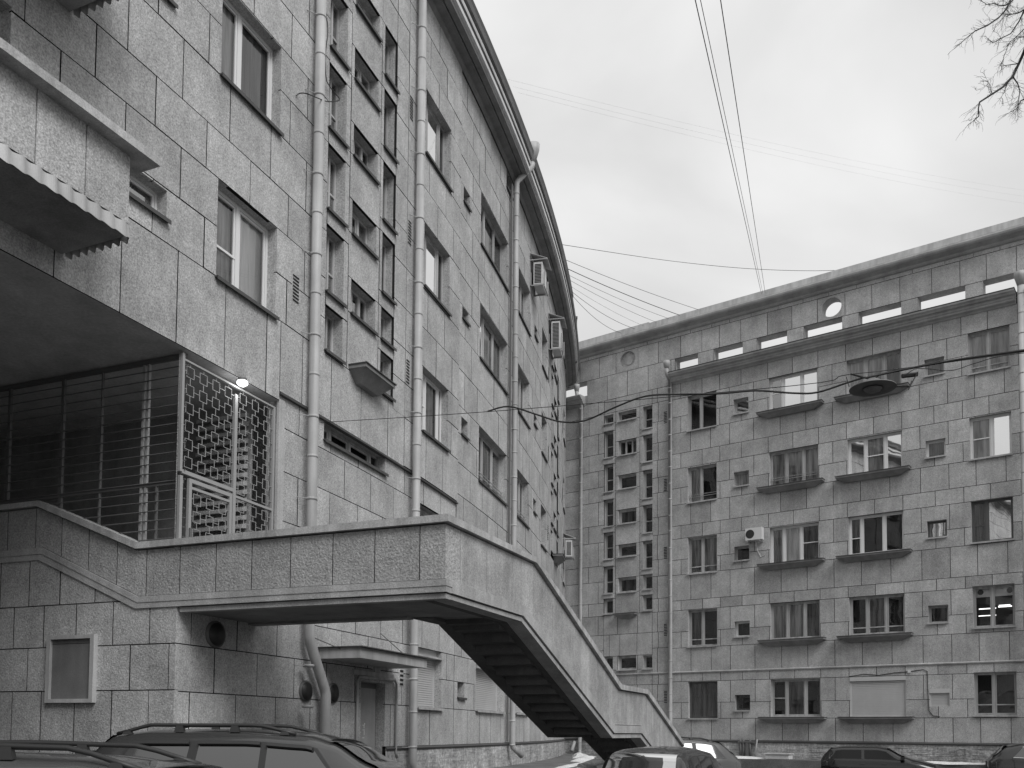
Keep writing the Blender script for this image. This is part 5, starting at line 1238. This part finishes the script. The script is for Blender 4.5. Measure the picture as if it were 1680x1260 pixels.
    # lights, mirrors, bumpers
    for side in (1, -1):
        bz = interp(belt, L/2-.12)
        b = Buf(); hexa(b, [T(L/2-.28, side*(hw-.32), bz-.18), T(L/2-.02, side*(hw-.30), bz-.20), T(L/2-.10, side*(hwx(L/2-.2)+.004), bz-.18), T(L/2-.34, side*(hwx(L/2-.3)+.008), bz-.16), T(L/2-.30, side*(hw-.34), bz-.03), T(L/2-.02, side*(hw-.32), bz-.08), T(L/2-.10, side*(hwx(L/2-.2)+.004), bz-.05), T(L/2-.34, side*(hwx(L/2-.3)+.008), bz-.03)]); b.build('headlight', M['chrome'], R_)
        bz = interp(belt, -L/2+.12)
        b = Buf(); hexa(b, [T(-L/2+.24, side*(hwx(L/2-.2)-.02), bz-.28), T(-L/2-.012, side*(hw-.42), bz-.28), T(-L/2-.012, side*(hw-.25), bz-.28), T(-L/2+.22, side*(hwx(L/2-.2)+.006), bz-.28), T(-L/2+.24, side*(hwx(L/2-.2)-.02), bz-.04), T(-L/2-.012, side*(hw-.42), bz-.06), T(-L/2-.012, side*(hw-.25), bz-.05), T(-L/2+.22, side*(hwx(L/2-.2)+.006), bz-.04)]); b.build('taillight', M['board'], R_)
        xm = front[1]-.05 if front else L*.2
        bz = interp(belt, xm)
        b = Buf(); hexa(b, [T(xm-.10, side*(hw-.02), bz+.04), T(xm+.06, side*(hw-.02), bz+.04), T(xm+.04, side*(hw+.18), bz+.05), T(xm-.08, side*(hw+.18), bz+.05), T(xm-.10, side*(hw-.02), bz+.14), T(xm+.06, side*(hw-.02), bz+.14), T(xm+.04, side*(hw+.18), bz+.17), T(xm-.08, side*(hw+.18), bz+.17)]); b.build('mirror', paint, R_, False)
        for hx in (L*.06, -L*.13):
            bz = interp(belt, hx); b = Buf(); tube_pts(b, [T(hx-.08, side*(hwx(hx)+.02), bz-.14), T(hx+.08, side*(hwx(hx)+.02), bz-.14)], .014, 6); b.build('door_handle', paint, R_)
    b = Buf(); tube_pts(b, [T(L/2-.02, -hw*.72, .48), T(L/2+.05, 0, .48), T(L/2-.02, hw*.72, .48)], .09, 8); b.build('front_bumper', paint, R_, True)
    b = Buf(); tube_pts(b, [T(-L/2+.02, -hw*.72, .50), T(-L/2-.05, 0, .50), T(-L/2+.02, hw*.72, .50)], .09, 8); b.build('rear_bumper', paint, R_, True)
    if spoiler:
        xs_, zs_ = spoiler; b = Buf(); hexa(b, [T(xs_-.22, -hw*.62, zs_-.03), T(xs_+.05, -hw*.66, zs_-.01), T(xs_+.05, hw*.66, zs_-.01), T(xs_-.22, hw*.62, zs_-.03), T(xs_-.22, -hw*.62, zs_), T(xs_+.05, -hw*.66, zs_+.03), T(xs_+.05, hw*.66, zs_+.03), T(xs_-.22, hw*.62, zs_)]); b.build('spoiler', M['black_plastic'], R_)
    return R_
PD = carpaint('dark_grey_paint', .02); PG_ = carpaint('mid_grey_paint', .10); PK = carpaint('black_paint', .008); PW_ = carpaint('silver_paint', .09); PL = carpaint('slate_paint', .055)
# near wagon, bottom left
car('nearest mid grey wagon with black roof rails in the bottom left corner', 'car', (-4.1, 7.35, 0), -.055, PG_, 4.6, 1.8,
    [(-2.3, .95), (-2.12, 1.25), (-1.75, 1.60), (-1.2, 1.665), (0, 1.68), (.9, 1.66), (1.55, 1.57), (2.05, 1.30), (2.3, 1.0)], [(-2.3, .90), (-1.8, 1.0), (0, .98), (1.3, .95), (2.3, .75)],
    windows=((-1.5, -.7, -1.4, -.7), (-.6, .3, -.6, .3), (.4, 1.4, .4, .95)), rails=(-1.6, 1.42), front=(1.25, 2.15), rear=(-2.2, -1.75), roofrail_h=.08)
# tall SUV
car('tall dark grey SUV with long roof rails and window visors behind the nearest wagon', 'car', (-3.05, 11.35, 0), -.06, PL, 4.75, 1.86,
    [(-2.35, 1.05), (-1.98, 1.50), (-1.62, 1.82), (-1.2, 1.87), (0, 1.875), (.7, 1.83), (1.0, 1.75), (1.45, 1.50), (1.95, 1.16), (2.35, 1.0)], [(-2.35, 1.0), (-1.9, 1.14), (0, 1.13), (1.3, 1.10), (2.35, .85)],
    windows=((-1.65, -.72, -1.35, -.66), (-.60, .18, -.55, .18), (.26, 1.30, .26, .80)), rails=(-1.60, .55), front=(.95, 1.85), rear=(-2.2, -1.66), visor=True, roofrail_h=.06)
# hatch in front of the stair foot
car('grey rounded hatchback parked nose away before the foot of the stairs', 'car', (2.80, 16.1, 0), math.radians(64), PD, 4.1, 1.72,
    [(-2.05, 1.05), (-1.85, 1.22), (-1.55, 1.52), (-1.1, 1.62), (-.3, 1.64), (.4, 1.58), (.9, 1.38), (1.4, 1.08), (2.05, .95)], [(-2.05, .98), (-1.5, 1.02), (0, .98), (1.0, .95), (2.05, .70)],
    windows=((-1.35, -.75, -1.3, -.75), (-.65, .1, -.65, .1), (.2, 1.0, .2, .6)), front=(.75, 1.45), rear=(-1.95, -1.40), screen_mat='sky_glass')
car('silver crossover with bright window trim behind the stair foot', 'car', (4.45, 27.7, 0), math.radians(196), PW_, 4.7, 1.9,
    [(-2.35, 1.1), (-2.1, 1.30), (-1.65, 1.62), (-1.0, 1.70), (0, 1.74), (.6, 1.70), (1.1, 1.48), (1.7, 1.12), (2.35, .95)], [(-2.35, 1.05), (-1.8, 1.12), (0, 1.05), (1.3, 1.0), (2.35, .80)],
    windows=((-1.75, -.85, -1.45, -.85), (-.72, .15, -.72, .15), (.25, 1.2, .25, .75)), front=(.9, 1.65), rear=(-2.2, -1.65), trim='chrome', rails=(-1.5, .6), roofrail_h=.03)
hd = math.atan2(-.585, .81)
car('black compact hatchback parked along the walk of the straight building', 'car', (14.0, 35.1, 0), hd+.25, PK, 4.0, 1.68,
    [(-2.0, .95), (-1.9, 1.10), (-1.62, 1.36), (-1.2, 1.415), (0, 1.42), (.35, 1.36), (.9, 1.08), (1.3, .95), (2.0, .80)], [(-2.0, .88), (-1.6, .93), (0, .92), (.9, .90), (2.0, .70)],
    windows=((-1.65, -.55, -1.45, -.55), (-.45, .85, -.45, .30)), front=(.35, .95), rear=(-1.92, -1.62), glassy='black_glass')
car('dark sports utility car with roof spoiler at the right edge of the picture', 'car', (19.3, 32.2, 0), hd+.22, PD, 4.6, 1.86,
    [(-2.3, 1.0), (-2.1, 1.20), (-1.75, 1.50), (-1.2, 1.60), (0, 1.64), (.6, 1.58), (1.1, 1.36), (1.6, 1.08), (2.3, .9)], [(-2.3, .98), (-1.8, 1.10), (0, 1.02), (1.0, .98), (2.3, .75)],
    windows=((-1.55, -.7, -1.25, -.7), (-.6, .2, -.6, .2), (.3, 1.2, .3, .7)), front=(.75, 1.55), rear=(-2.2, -1.7), trim='chrome', spoiler=(-1.75, 1.56))
